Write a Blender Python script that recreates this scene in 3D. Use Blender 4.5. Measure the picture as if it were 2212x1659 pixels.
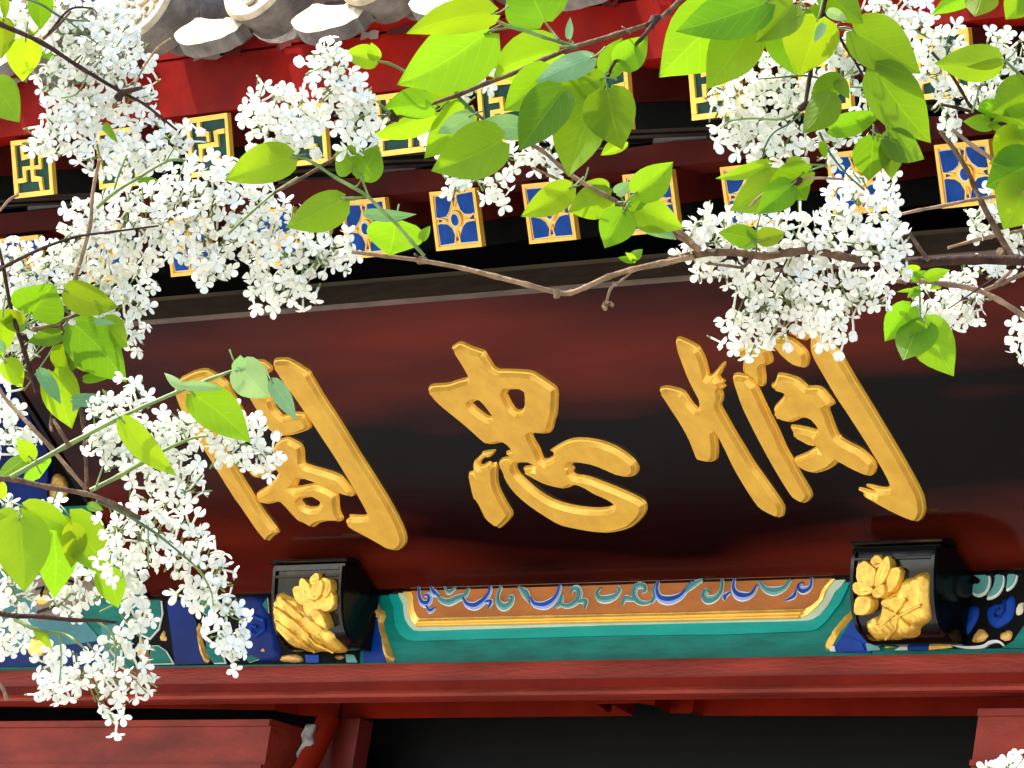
import bpy, bmesh, math, random
from mathutils import Vector, Matrix, noise
from mathutils.geometry import delaunay_2d_cdt

for o in list(bpy.data.objects):
    bpy.data.objects.remove(o, do_unlink=True)
scene = bpy.context.scene
COL = scene.collection
rnd = random.Random(7)

# ---------------------------------------------------------------- camera
W0, H0 = 2212.0, 1659.0           # survey units: the photograph scaled to 2212 wide
FPX = 13000.0                     # focal length in those units
LEAN = math.tan(math.radians(9.0))
VX = (-12270.0, -812.0)
_Y = (FPX*FPX + VX[0]*LEAN*650)/(-VX[0]*LEAN - VX[1])
_X = LEAN*(_Y+650)
ax = -Vector((VX[0], VX[1], FPX)); ax.normalize()
az = Vector((_X, _Y, FPX)); az.normalize()
ay = Vector((ax[1]*az[2]-ax[2]*az[1], ax[2]*az[0]-ax[0]*az[2], ax[0]*az[1]-ax[1]*az[0]))
RIGHT = Vector((ax[0], ay[0], az[0])); UP = Vector((ax[1], ay[1], az[1])); FWD = Vector((ax[2], ay[2], az[2]))
CAM = Vector((0, 0, 4.2)) - 10*FWD
cd = bpy.data.cameras.new('camera'); co = bpy.data.objects.new('camera', cd); COL.objects.link(co)
cd.sensor_fit = 'HORIZONTAL'; cd.sensor_width = 36; cd.lens = 36*FPX/W0
cd.clip_start = 0.1; cd.clip_end = 400
B = -FWD
co.matrix_world = Matrix(((RIGHT.x, UP.x, B.x, CAM.x), (RIGHT.y, UP.y, B.y, CAM.y), (RIGHT.z, UP.z, B.z, CAM.z), (0, 0, 0, 1)))
scene.camera = co

# ---------------------------------------------------------------- light
SUN = Vector((-0.62, -0.42, 1.0)).normalized()
EL = math.asin(SUN.z); ROT = math.atan2(SUN.x, SUN.y)
w = bpy.data.worlds.new('World'); scene.world = w; w.use_nodes = True
nt = w.node_tree; bg = nt.nodes['Background']
sky = nt.nodes.new('ShaderNodeTexSky'); sky.sky_type = 'NISHITA'; sky.sun_disc = False
sky.sun_elevation = EL; sky.sun_rotation = ROT; sky.dust_density = 2.5; sky.air_density = 1.0; sky.ozone_density = 1.0
nt.links.new(sky.outputs[0], bg.inputs[0]); bg.inputs[1].default_value = 0.15
sl = bpy.data.lights.new('sun', 'SUN'); sl.energy = 2.0; sl.angle = math.radians(1.5); sl.color = (1, 0.95, 0.87)
so = bpy.data.objects.new('sun', sl); COL.objects.link(so); so.location = SUN*30
so.rotation_euler = SUN.to_track_quat('Z', 'Y').to_euler()
vs = scene.view_settings
scene.display_settings.display_device = 'sRGB'
vs.view_transform = 'Standard'; vs.look = 'None'; vs.gamma = 1; vs.use_curve_mapping = False
vs.exposure = 1.95

# ---------------------------------------------------------------- survey helpers
REG = {'R1': (0, 0, 1300), 'R2': (1220, 0, 1300), 'R3': (2439, 0, 1300), 'R4': (0, 915, 1300), 'R5': (1220, 915, 1300),
       'R6': (2439, 915, 1300), 'R7': (0, 1829, 1300), 'R8': (1220, 1829, 1300), 'R9': (2439, 1829, 1300),
       'A': (620, 1260, 480), 'B': (1000, 1260, 540), 'C': (860, 1620, 660), 'E': (1530, 1220, 640), 'F': (1680, 1560, 720),
       'G': (2380, 1180, 600), 'H': (2750, 1180, 670), 'I': (2560, 1480, 860), 'J': (0, 1980, 640), 'K': (540, 2000, 860),
       'L': (960, 2020, 400), 'M': (3060, 1940, 679), 'N': (1360, 2060, 900), 'O': (2239, 2060, 900), 'P': (3139, 2400, 600),
       'Q': (400, 0, 800), 'D': (0, 0, 3739)}
def sv(reg, x, y):
    ox, oy, w_ = REG[reg]; k = w_/2212.0*W0/3739.0
    return (ox*W0/3739.0 + x*k, oy*W0/3739.0 + y*k)
def ray(u, v):
    return FWD + RIGHT*((u-W0/2)/FPX) - UP*((v-H0/2)/FPX)
def on_plane(u, v, p, n):
    d = ray(u, v); return CAM + d*((p-CAM).dot(n)/d.dot(n))
def on_y(u, v, y): return on_plane(u, v, Vector((0, y, 0)), Vector((0, 1, 0)))
def at_depth(u, v, d): return CAM + ray(u, v)*d

# ---------------------------------------------------------------- object helpers
WLOC = {}
def thing(name, loc, label, cat, group=None, kind=None):
    o = bpy.data.objects.new(name, None); COL.objects.link(o); o.location = loc; o.empty_display_size = 0.1
    WLOC[o.name] = Vector(loc)
    o['label'] = label
    if cat: o['category'] = cat
    if group: o['group'] = group
    if kind: o['kind'] = kind
    return o
def link(o, parent, wloc):
    COL.objects.link(o); WLOC[o.name] = Vector(wloc)
    if parent is not None:
        o.parent = parent; o.location = Vector(wloc) - WLOC[parent.name]
    else:
        o.location = wloc
    return o
def mesh_obj(name, verts, faces, mats, parent=None, fmat=None, smooth=None, uv=None):
    n = len(verts); c = Vector((0, 0, 0))
    for v in verts: c += Vector(v)
    c /= max(n, 1)
    me = bpy.data.meshes.new(name)
    me.from_pydata([Vector(v)-c for v in verts], [], faces)
    if not isinstance(mats, (list, tuple)): mats = [mats]
    for m in mats: me.materials.append(m)
    if fmat: me.polygons.foreach_set('material_index', fmat)
    if uv:
        l = me.uv_layers.new(name='UVMap')
        for p in me.polygons:
            for li in p.loop_indices: l.data[li].uv = uv[me.loops[li].vertex_index]
    if smooth is not None:
        me.polygons.foreach_set('use_smooth', [True]*len(me.polygons))
        if smooth < 170: me.set_sharp_from_angle(angle=math.radians(smooth))
    me.update()
    o = bpy.data.objects.new(name, me)
    return link(o, parent, c)
class MB:
    def __init__(s): s.v = []; s.f = []; s.m = []
    def add(s, vs_, fs, mi=0):
        b = len(s.v); s.v += [Vector(x) for x in vs_]
        for f in fs: s.f.append([b+i for i in f]); s.m.append(mi)
    def box(s, lo, hi, mi=0, X=None):
        vs_ = [Vector((x, y, z)) for x in (lo[0], hi[0]) for y in (lo[1], hi[1]) for z in (lo[2], hi[2])]
        if X: vs_ = [X(v) for v in vs_]
        s.add(vs_, [(0, 1, 3, 2), (4, 6, 7, 5), (0, 4, 5, 1), (2, 3, 7, 6), (0, 2, 6, 4), (1, 5, 7, 3)], mi)
    def prism(s, pts, w0, w1, X, mi=0, side=None):
        n = len(pts); a = sum(pts[i][0]*pts[(i+1) % n][1]-pts[(i+1) % n][0]*pts[i][1] for i in range(n))
        if a < 0: pts = pts[::-1]
        vs_ = [X(p[0], p[1], w1) for p in pts]+[X(p[0], p[1], w0) for p in pts]
        s.add(vs_, [list(range(n))], mi)
        s.add(vs_, [(i, n+i, n+(i+1) % n, (i+1) % n) for i in range(n)], mi if side is None else side)
    def tube(s, pts, rad, seg=7, mi=0, cap=True):
        n = len(pts); rings = []
        t0 = (pts[1]-pts[0]).normalized(); ref = Vector((0, 0, 1)) if abs(t0.z) < 0.9 else Vector((1, 0, 0))
        a = t0.cross(ref).normalized()
        vs_ = []
        for i in range(n):
            t = (pts[min(i+1, n-1)]-pts[max(i-1, 0)]).normalized()
            a = (a - t*a.dot(t)).normalized(); b = t.cross(a)
            r = rad[i] if isinstance(rad, (list, tuple)) else rad
            for k in range(seg):
                q = 2*math.pi*k/seg; vs_.append(pts[i]+(a*math.cos(q)+b*math.sin(q))*r)
        fs = [(i*seg+k, i*seg+(k+1) % seg, (i+1)*seg+(k+1) % seg, (i+1)*seg+k) for i in range(n-1) for k in range(seg)]
        if cap: fs += [list(range(seg))[::-1], [(n-1)*seg+k for k in range(seg)]]
        s.add(vs_, fs, mi)
    def build(s, name, mats, parent=None, smooth=None):
        return mesh_obj(name, s.v, s.f, mats, parent, s.m, smooth)

def inside(p, poly):
    x, y = p; r = False; n = len(poly); j = n-1
    for i in range(n):
        xi, yi = poly[i]; xj, yj = poly[j]
        if (yi > y) != (yj > y) and x < (xj-xi)*(y-yi)/(yj-yi)+xi: r = not r
        j = i
    return r
def seg_d(p, a, b):
    dx, dy = b[0]-a[0], b[1]-a[1]; l = dx*dx+dy*dy
    t = 0 if l == 0 else max(0, min(1, ((p[0]-a[0])*dx+(p[1]-a[1])*dy)/l))
    return math.hypot(p[0]-a[0]-t*dx, p[1]-a[1]-t*dy)
def edge_d(p, polys):
    return min(seg_d(p, q[i], q[(i+1) % len(q)]) for q in polys for i in range(len(q)))
def chaikin(p, it=1):
    for _ in range(it):
        q = []
        for i in range(len(p)):
            a = p[i]; b = p[(i+1) % len(p)]
            q += [(a[0]*.75+b[0]*.25, a[1]*.75+b[1]*.25), (a[0]*.25+b[0]*.75, a[1]*.25+b[1]*.75)]
        p = q
    return p
def relief(polys, h, bev, grid, X, skirt=0.004, amp=0.0, freq=30.0, dome=False, mi=0, mb=None, fn=None, prof=None):
    """carved relief: outline(s) in a plane's own (u, v) metres, bevelled sides, slightly uneven top"""
    out = []
    for q in polys:
        r = []
        for i in range(len(q)):
            a = q[i]; b = q[(i+1) % len(q)]; L = math.hypot(b[0]-a[0], b[1]-a[1]); k = max(1, int(L/(grid*(.6 if prof else 1.3))))
            r += [(a[0]+(b[0]-a[0])*t/k, a[1]+(b[1]-a[1])*t/k) for t in range(k)]
        out.append(r)
    polys = out
    pts = []; edges = []
    for q in polys:
        b = len(pts); pts += q; edges += [(b+i, b+(i+1) % len(q)) for i in range(len(q))]
    nb = len(pts); H = [0.0]*nb
    def ok(p): return inside(p, polys[0]) and not any(inside(p, q) for q in polys[1:])
    extra = []; forced = {}
    if not dome:
        for q in polys:
            n = len(q)
            for i in range(n):
                a = q[i-1]; c = q[(i+1) % n]; tx, ty = c[0]-a[0], c[1]-a[1]; L = math.hypot(tx, ty) or 1
                for s in (1, -1):
                    for bd in ([d for d, _ in prof] if prof else [bev]):
                        p = (q[i][0]-ty/L*bd*s, q[i][1]+tx/L*bd*s)
                        if ok(p) and edge_d(p, polys) > bd*0.80:
                            extra.append(p)
                            if prof: forced[p] = dict(prof)[bd]
    x0 = min(p[0] for p in polys[0]); x1 = max(p[0] for p in polys[0]); y0 = min(p[1] for p in polys[0]); y1 = max(p[1] for p in polys[0])
    r2 = random.Random(3); y = y0
    while y < y1:
        x = x0
        while x < x1:
            p = (x+r2.uniform(-.2, .2)*grid, y+r2.uniform(-.2, .2)*grid); x += grid
            if ok(p):
                d = edge_d(p, polys)
                if d > (grid*.35 if dome else bev*1.3): extra.append(p)
        y += grid
    allp = pts+extra
    for p in extra:
        d = edge_d(p, polys); t = min(1, d/bev)
        if prof:
            a_ = (0, 0); hh = prof[-1][1]
            for b_ in prof:
                if d <= b_[0]: hh = a_[1]+(b_[1]-a_[1])*(d-a_[0])/(b_[0]-a_[0]); break
                a_ = b_
        else: hh = h*math.sqrt(max(0, 1-(1-t)**2)) if dome else h*t
        hh += amp*noise.noise(Vector((p[0]*freq, p[1]*freq, 1.7)))*t
        if fn: hh += fn(p)*t
        if p in forced: hh = forced[p]
        H.append(hh)
    vo, eo, fo, vm, _, _ = delaunay_2d_cdt([Vector(p) for p in allp], edges, [], 0, 1e-7)
    Hn = [H[m[0]] if m else 0.0 for m in vm]
    V = [X(p[0], p[1], Hn[i]) for i, p in enumerate(vo)]
    F = []
    for f in fo:
        c = (sum(vo[i][0] for i in f)/len(f), sum(vo[i][1] for i in f)/len(f))
        if ok(c): F.append(list(f))
    bset = {}
    for f in F:
        for i in range(len(f)):
            e = (f[i], f[(i+1) % len(f)]); bset[e] = 1
    ring = [e for e in bset if (e[1], e[0]) not in bset]
    base = {}
    for e in ring:
        for i in e:
            if i not in base: base[i] = len(V); V.append(X(vo[i][0], vo[i][1], -skirt))
    F += [[e[1], e[0], base[e[0]], base[e[1]]] for e in ring]
    mb = mb or MB(); mb.add(V, F, mi); return mb

# ---------------------------------------------------------------- materials
def mat(name, col, rough=0.5, var=0.25, scale=6.0, bump=0.0, bscale=40.0, metallic=0.0, coat=0.0, stretch=None, col2=None, spec=0.5, thr=(0.35, 0.65), loc=None, detail=8):
    m = bpy.data.materials.new(name); m.use_nodes = True; n = m.node_tree.nodes; L = m.node_tree.links
    p = n['Principled BSDF']; p.inputs['Roughness'].default_value = rough; p.inputs['Metallic'].default_value = metallic
    p.inputs['Specular IOR Level'].default_value = spec
    if coat: p.inputs['Coat Weight'].default_value = coat; p.inputs['Coat Roughness'].default_value = 0.06
    g = n.new('ShaderNodeNewGeometry'); mp = n.new('ShaderNodeMapping'); L.new(g.outputs['Position'], mp.inputs[0])
    if loc: mp.inputs['Location'].default_value = loc
    if stretch: mp.inputs['Scale'].default_value = stretch
    t = n.new('ShaderNodeTexNoise'); t.inputs['Scale'].default_value = scale; t.inputs['Detail'].default_value = detail; t.inputs['Roughness'].default_value = 0.6
    L.new(mp.outputs[0], t.inputs['Vector'])
    r = n.new('ShaderNodeValToRGB'); r.color_ramp.elements[0].position = thr[0]; r.color_ramp.elements[1].position = thr[1]
    c1 = [c*(1-var) for c in col]; c2 = col2 or [min(1, c*(1+var*0.6)) for c in col]
    r.color_ramp.elements[0].color = (*c1, 1); r.color_ramp.elements[1].color = (*c2, 1)
    L.new(t.outputs[0], r.inputs[0]); L.new(r.outputs[0], p.inputs['Base Color'])
    if bump:
        t2 = n.new('ShaderNodeTexNoise'); t2.inputs['Scale'].default_value = bscale; t2.inputs['Detail'].default_value = 5
        L.new(mp.outputs[0], t2.inputs['Vector'])
        b = n.new('ShaderNodeBump'); b.inputs['Strength'].default_value = bump; b.inputs['Distance'].default_value = 0.004
        L.new(t2.outputs[0], b.inputs['Height']); L.new(b.outputs[0], p.inputs['Normal'])
    return m
def translucent(name, front, back, k, veins=False, rough=0.45):
    m = bpy.data.materials.new(name); m.use_nodes = True; n = m.node_tree.nodes; L = m.node_tree.links
    p = n['Principled BSDF']; out = n['Material Output']
    p.inputs['Roughness'].default_value = rough; p.inputs['Specular IOR Level'].default_value = 0.2
    tr = n.new('ShaderNodeBsdfTranslucent'); mx = n.new('ShaderNodeMixShader'); mx.inputs[0].default_value = k
    oi = n.new('ShaderNodeObjectInfo')
    def vary(c, lo, hi):
        r = n.new('ShaderNodeMix'); r.data_type = 'RGBA'; r.inputs[6].default_value = (*[a*b for a, b in zip(c, lo)], 1); r.inputs[7].default_value = (*[a*b for a, b in zip(c, hi)], 1)
        L.new(oi.outputs['Random'], r.inputs[0]); return r.outputs[2]
    if veins:
        a = vary(front, (.55, .75, .8), (1.35, 1.15, 1.0)); b = vary(back, (.6, .8, .8), (1.3, 1.1, 1.0))
        uv = n.new('ShaderNodeUVMap'); sx = n.new('ShaderNodeSeparateXYZ'); L.new(uv.outputs[0], sx.inputs[0])
        def mth(op, x, y=None):
            q = n.new('ShaderNodeMath'); q.operation = op
            for i, v in enumerate((x, y)):
                if v is None: continue
                if isinstance(v, (int, float)): q.inputs[i].default_value = v
                else: L.new(v, q.inputs[i])
            return q.outputs[0]
        au = mth('ABSOLUTE', sx.outputs[0])
        t = mth('FRACT', mth('MULTIPLY', mth('SUBTRACT', sx.outputs[1], mth('MULTIPLY', mth('POWER', au, 1.3), 0.42)), 5.5))
        d = mth('ABSOLUTE', mth('SUBTRACT', t, 0.5))
        side = mth('MULTIPLY', mth('SUBTRACT', 1.0, mth('MINIMUM', mth('DIVIDE', d, 0.085), 1.0)), 0.45)
        midr = mth('SUBTRACT', 1.0, mth('MINIMUM', mth('DIVIDE', au, 0.05), 1.0))
        v = mth('MAXIMUM', side, midr)
        nz = n.new('ShaderNodeTexNoise'); nz.inputs['Scale'].default_value = 60; g = n.new('ShaderNodeNewGeometry'); L.new(g.outputs['Position'], nz.inputs['Vector'])
        def addv(c, amt, colv):
            r = n.new('ShaderNodeMix'); r.data_type = 'RGBA'; L.new(c, r.inputs[6]); r.inputs[7].default_value = (*colv, 1)
            L.new(mth('MULTIPLY', v, amt), r.inputs[0]); return r.outputs[2]
        a = addv(a, 0.42, [min(1, x*1.9+.02) for x in front]); b = addv(b, 0.3, [x*1.35 for x in back])
        hs = n.new('ShaderNodeHueSaturation'); L.new(a, hs.inputs['Color']); L.new(mth('ADD', mth('MULTIPLY', nz.outputs[0], 0.5), 0.75), hs.inputs['Value'])
        a = hs.outputs[0]
        bp = n.new('ShaderNodeBump'); bp.inputs['Strength'].default_value = 0.35; bp.inputs['Distance'].default_value = 0.002; bp.invert = True
        L.new(v, bp.inputs['Height']); L.new(bp.outputs[0], p.inputs['Normal'])
    else:
        a = vary(front, (.94, .95, .9), (1.03, 1.03, 1.03)); b = vary(back, (.95, .95, .9), (1.03, 1.03, 1.0))
    L.new(a, p.inputs['Base Color']); L.new(b, tr.inputs['Color'])
    L.new(p.outputs[0], mx.inputs[1]); L.new(tr.outputs[0], mx.inputs[2]); L.new(mx.outputs[0], out.inputs[0])
    return m

M = {
 'vermilion': mat('vermilion_paint', (0.26, 0.0055, 0.002), 0.5, 0.45, 6, 0.3, 30, spec=0.12),
 'beam_red': mat('oxide_red_paint', (0.26, 0.032, 0.018), 0.5, 0.42, 4, 0.35, 45, stretch=(.8, 5, 5), spec=0.14),
 'rafter_red': mat('dark_red_paint', (0.085, 0.008, 0.005), 0.5, 0.35, 8, 0.15, 40, spec=0.25),
 'rafter_green': mat('blackish_green_paint', (0.004, 0.006, 0.0055), 0.55, 0.3, 8, 0.1, 40, spec=0.25),
 'gold': mat('gold_paint', (1.0, 0.57, 0.08), 0.22, 0.14, 26, 0.10, 60, metallic=0.32),
 'gold_dull': mat('worn_gold_paint', (0.70, 0.40, 0.09), 0.42, 0.3, 26, 0.5, 120, metallic=0.25),
 'gold_leaf': mat('gilded_carving', (0.90, 0.53, 0.075), 0.26, 0.35, 45, 0.5, 110, metallic=0.4),
 'cream': mat('cream_paint', (0.72, 0.62, 0.42), 0.5, 0.2, 20, 0.2, 60),
 'white': mat('white_line_paint', (0.72, 0.74, 0.66), 0.5, 0.12, 20, 0.1, 60),
 'end_green': mat('dark_green_paint', (0.006, 0.050, 0.040), 0.5, 0.3, 30, 0.2, 80, spec=0.15),
 'end_blue': mat('ultramarine_paint', (0.003, 0.066, 0.34), 0.5, 0.35, 30, 0.2, 80, spec=0.12),
 'green_dark': mat('malachite_dark_paint', (0.0, 0.165, 0.125), 0.5, 0.3, 9, 0.25, 35, stretch=(1, 5, 5), spec=0.15),
 'green_mid': mat('malachite_mid_paint', (0.0, 0.29, 0.235), 0.5, 0.12, 9, 0.15, 35, stretch=(1, 5, 5), spec=0.15),
 'green_pale': mat('malachite_pale_paint', (0.42, 0.52, 0.36), 0.5, 0.15, 12, 0.1, 35),
 'brown': mat('ochre_red_paint', (0.40, 0.128, 0.024), 0.5, 0.2, 7, 0.12, 35, stretch=(1, 4, 4), spec=0.15),
 'teal': mat('teal_paint', (0.012, 0.17, 0.19), 0.5, 0.2, 20),
 'teal_mid': mat('teal_mid_paint', (0.10, 0.34, 0.30), 0.5, 0.15, 20),
 'blue': mat('blue_paint', (0.002, 0.05, 0.33), 0.5, 0.35, 10, 0.2, 40, spec=0.15),
 'blue_deep': mat('deep_blue_paint', (0.001, 0.016, 0.14), 0.5, 0.4, 10, 0.2, 40, spec=0.12),
 'blue_light': mat('light_blue_paint', (0.25, 0.36, 0.72), 0.5, 0.12, 20),
 'black': mat('black_lacquer', (0.0025, 0.003, 0.0035), 0.16, 0.3, 12, 0.25, 24, spec=0.26),
 'matt_black': mat('black_ground_and_shade', (0.002, 0.002, 0.002), 0.7, 0.4, 8, 0.2, 40, spec=0.1),  # black of the unlit interior put into the colour; also painted black fields
 'lacquer': mat('black_lacquer_painted_reflections', (0.0012, 0.0004, 0.0004), 0.10, 0.5, 1.3, 0.015, 12, spec=0.26, stretch=(0.42, 2.6, 2.6), col2=(0.19, 0.020, 0.009), thr=(0.46, 0.82), loc=(4.11, 8.13, 9.9), detail=3),  # maroon reflections painted into the black lacquer's colour as noise streaks
 'edge': mat('worn_lacquer_edge', (0.11, 0.08, 0.055), 0.4, 0.4, 14, stretch=(1, 6, 6)),
 'olive': mat('weathered_olive_wood', (0.42, 0.33, 0.20), 0.6, 0.3, 6, 0.3, 40, stretch=(0.6, 6, 6)),
 'grey_wood': mat('weathered_grey_board', (0.20, 0.18, 0.16), 0.6, 0.35, 10, 0.3, 40, stretch=(0.6, 5, 5)),
 'tile': mat('pale_glazed_tile', (0.50, 0.41, 0.26), 0.5, 0.4, 25, 0.6, 70),
 'tile_side': mat('shaded_dirty_tile', (0.15, 0.125, 0.10), 0.75, 0.5, 26, 0.8, 70),  # dirty tile brown, with the shade of sides and undersides in the colour
 'mortar': mat('brown_mortar', (0.17, 0.10, 0.065), 0.85, 0.55, 22, 0.9, 60),
 'plaster': mat('beige_plaster', (0.24, 0.18, 0.13), 0.7, 0.3, 12, 0.2, 40),
 'cobweb': mat('grey_cobweb_fluff', (0.16, 0.15, 0.13), 0.9, 0.5, 60, 0.8, 120),
 'stone': mat('pale_paving_stone', (0.40, 0.37, 0.32), 0.8, 0.3, 1.5, 0.3, 20),
 'brick': mat('dark_grey_brick', (0.055, 0.05, 0.045), 0.8, 0.4, 3, 0.3, 20),
 'soffit_red': mat('shaded_red_paint', (0.14, 0.007, 0.0015), 0.55, 0.3, 6, 0.1, 30, spec=0.05),  # lintel red with the soffit's shade put into the colour; also on prop post
 'panel_red': mat('red_panel_paint', (0.21, 0.024, 0.012), 0.5, 0.42, 5, 0.3, 40, spec=0.12, stretch=(1, 2, 3)),
 'bark_dark': mat('dark_lilac_bark', (0.045, 0.02, 0.012), 0.7, 0.5, 70, 0.9, 170, spec=0.15),
 'bark': mat('grey_brown_lilac_bark', (0.13, 0.072, 0.036), 0.7, 0.5, 70, 0.9, 170, spec=0.2),
 'bark_pale': mat('pale_lilac_twig', (0.25, 0.155, 0.085), 0.7, 0.45, 70, 0.7, 170, spec=0.2),
 'stem': mat('green_lilac_stem', (0.13, 0.20, 0.035), 0.5, 0.4, 40, 0.3, 120),
 'stem_dark': mat('dark_green_stem', (0.05, 0.09, 0.02), 0.5, 0.4, 40, 0.3, 120),
 'leaf': translucent('lilac_leaf', (0.11, 0.22, 0.006), (0.31, 0.52, 0.008), 0.5, True),
 'leaf_dark': translucent('dark_lilac_leaf', (0.095, 0.16, 0.003), (0.27, 0.42, 0.004), 0.45, True),  # deeper green version of the lilac leaf
 'leaf_pale': translucent('lilac_leaf_underside', (0.22, 0.36, 0.17), (0.25, 0.42, 0.08), 0.3, True),
 'petal': translucent('lilac_petal', (0.88, 0.865, 0.79), (0.80, 0.79, 0.68), 0.36),
}
# ---------------------------------------------------------------- setting
def flat(name, x0, x1, y0, y1, z, m):
    o = mesh_obj(name, [(x0, y0, z), (x1, y0, z), (x1, y1, z), (x0, y1, z)], [(0, 1, 2, 3)], m); o['kind'] = 'structure'; return o
flat('ground', -120, 120, -120, 120, 0.0, M['stone'])
mb = MB(); mb.box((-16, -1.35, 0.004), (16, 3, 0.30)); o = mb.build('terrace', M['brick']); o['kind'] = 'structure'

# ---------------------------------------------------------------- hall
hall = thing('temple_hall', (0, 0.2, 0.3), 'red and gold painted temple hall front with tiled eave, rafters and carved beams', 'temple')
XL, XR = -3.4, 3.6
Y1, Y2 = -1.25, -0.80
T1, T2 = math.radians(18), math.radians(22)
Z1 = on_y(*sv('D', 0, 0), 0).z
p1 = on_y(830, 339, Y1); z1 = p1.z                    # foot of the flying rafter ends
p2 = on_y(951, 544, Y2); z2 = p2.z
sp = 0.2045

def end_panel(bmx, X, w, h, kind):
    """painted end board of a rafter, in its own (u,v) square; ridge lines stand proud"""
    def R(u0, v0, u1, v1, t, mi): bmx.prism([(u0*w, v0*h), (u1*w, v0*h), (u1*w, v1*h), (u0*w, v1*h)], 0.0, t, X, mi)
    bmx.prism([(0, 0), (w, 0), (w, h), (0, h)], 0.0, .004, X, 1, 0)
    b = 0.085
    if kind == 1:
        for a in ((0, 0, 1, b), (0, 1-b, 1, 1), (0, b, b, 1-b), (1-b, b, 1, 1-b)): R(*a, 0.0075, 0)
        c = 0.5; k = 0.040; r = 0.205
        arms = [(-k, -k, k, r+k), (-r-k, r-k, -k, r+k), (-r-k, r+k, -r+k, .5-b)]
        for q in range(4):
            for i, (u0, v0, u1, v1) in enumerate(arms):
                cs = [(u0, v0), (u1, v1)]
                for _ in range(q): cs = [(y, -x) for x, y in cs]
                us = sorted(x for x, _ in cs); vs2 = sorted(y for _, y in cs)
                R(c+us[0], c+vs2[0], c+us[1], c+vs2[1], 0.0076+0.0002*(i+q*.3), 0)
    else:
        b = .062
        for a in ((0, 0, 1, b), (0, 1-b, 1, 1), (0, b, b, 1-b), (1-b, b, 1, 1-b)): R(*a, 0.0085, 0)
        R(b, b, 1-b, 1-b, 0.0060, 0)
        pet = [(.09, .09), (.44, .09), (.435, .22), (.375, .345), (.28, .42), (.09, .445)]
        cx_, cy_ = .25, .25
        for sx in (0, 1):
            for sy in (0, 1):
                for g_, t_, mi_ in ((1.10, .0066, 2), (1.0, .0074, 1)):
                    q = [(cx_+(x-cx_)*g_, cy_+(y-cy_)*g_) for x, y in pet]
                    bmx.prism([((1-x if sx else x)*w, (1-y if sy else y)*h) for x, y in q], 0.0, t_, X, mi_)
        for q in range(4):
            t = [(.445, .12), (.555, .12), (.5, .20)]
            for _ in range(q): t = [(y, 1-x) for x, y in t]
            bmx.prism([(x*w, y*h) for x, y in t], 0.0, 0.0067, X, 1)
            for s in (-1, 1):
                l = [(.5+s*.07, .09), (.5+s*.042, .09), (.5+s*.004, .3), (.5+s*.026, .3)]
                for _ in range(q): l = [(y, 1-x) for x, y in l]
                bmx.prism([(x*w, y*h) for x, y in l], 0.0, 0.0083, X, 0)
        def disc(ru, rv, t, mi): bmx.prism([((.5+ru*math.cos(a*math.pi/10))*w, (.5+rv*math.sin(a*math.pi/10))*h) for a in range(20)], 0.0, t, X, mi)
        disc(.15, .15, 0.0092, 0); disc(.115, .12, 0.0097, 2); disc(.08, .10, 0.0102, 1)

def rafters(y, zfoot, x0, w, h, T, length, kind, n0, n1):
    d = Vector((0, math.cos(T), math.sin(T))); u = Vector((0, -math.sin(T), math.cos(T)))
    ms = [M['rafter_red'], M['rafter_green']]
    pm = [M['gold'], M['end_green'] if kind == 1 else M['end_blue'], M['white']]
    mesh = None; pms = []
    for i in range(n0, n1+1):
        o_ = Vector((x0+i*sp, y, zfoot))
        if mesh is None:
            mb = MB(); X = lambda p: p.x*Vector((1, 0, 0))+p.y*d+p.z*u
            mb.box((0, 0, h*.42), (w, length, h), 0, X); mb.box((0.001, 0.001, 0), (w-.001, length, h*.42-.001), 1, X)
            name = 'flying_rafter' if kind == 1 else 'eave_rafter'
            r = mb.build(name, ms, hall); mesh = r.data; off = Vector(WLOC[r.name]); r.location = o_+off-WLOC[hall.name]; WLOC[r.name] = o_+off
            mb = MB(); X2 = lambda a, b, c: Vector((a, 0, 0))+u*b-d*c
            end_panel(mb, X2, w, h, kind)
            e = mb.build('end_panel', pm, r, None); eo = Vector(e.location)+WLOC[r.name]
            e.location = eo-off
            eloc = Vector(e.location)
            for q_ in range(6):            # hand-painted: no two alike lines
                me = e.data.copy()
                for v in me.vertices:
                    s_ = Vector((v.co.x*45, v.co.z*45, q_*7.3+kind)); dv = Vector((noise.noise(s_), 0, noise.noise(s_+Vector((9, 4, 2)))))
                    edge_ = max(abs(v.co.x)/w, abs(v.co.z)/h)
                    v.co += dv*(.0035 if edge_ < .43 else .0012)
                pms.append(me)
            e.data = pms[0]
        else:
            r = bpy.data.objects.new(name, mesh); link(r, hall, o_+off)
            e = bpy.data.objects.new('end_panel', pms[rnd.randrange(6)]); COL.objects.link(e); e.parent = r; e.location = eloc
        j = rnd.uniform(-.004, .004); r.location.z += j; r.rotation_euler = (0, rnd.uniform(-.012, .012), rnd.uniform(-.01, .01))
w1 = 0.092; h1 = 0.086
rafters(Y1, z1, p1.x-4*sp, w1, h1, T1, 0.75, 1, -7, 15)
rafters(Y2, z2, p2.x, 0.100, 0.088, T2, 1.3, 2, -10, 11)
def bar(name, m, x0, x1, y0, y1, z0, z1_, T, piv, parent=hall, smooth=None):
    d = Vector((0, math.cos(T), math.sin(T))); u = Vector((0, -math.sin(T), math.cos(T)))
    mb = MB(); mb.box((x0, y0, z0), (x1, y1, z1_), 0, lambda p: Vector((p.x, piv[0], piv[1]))+d*p.y+u*p.z)
    return mb.build(name, m, parent, smooth)
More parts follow.
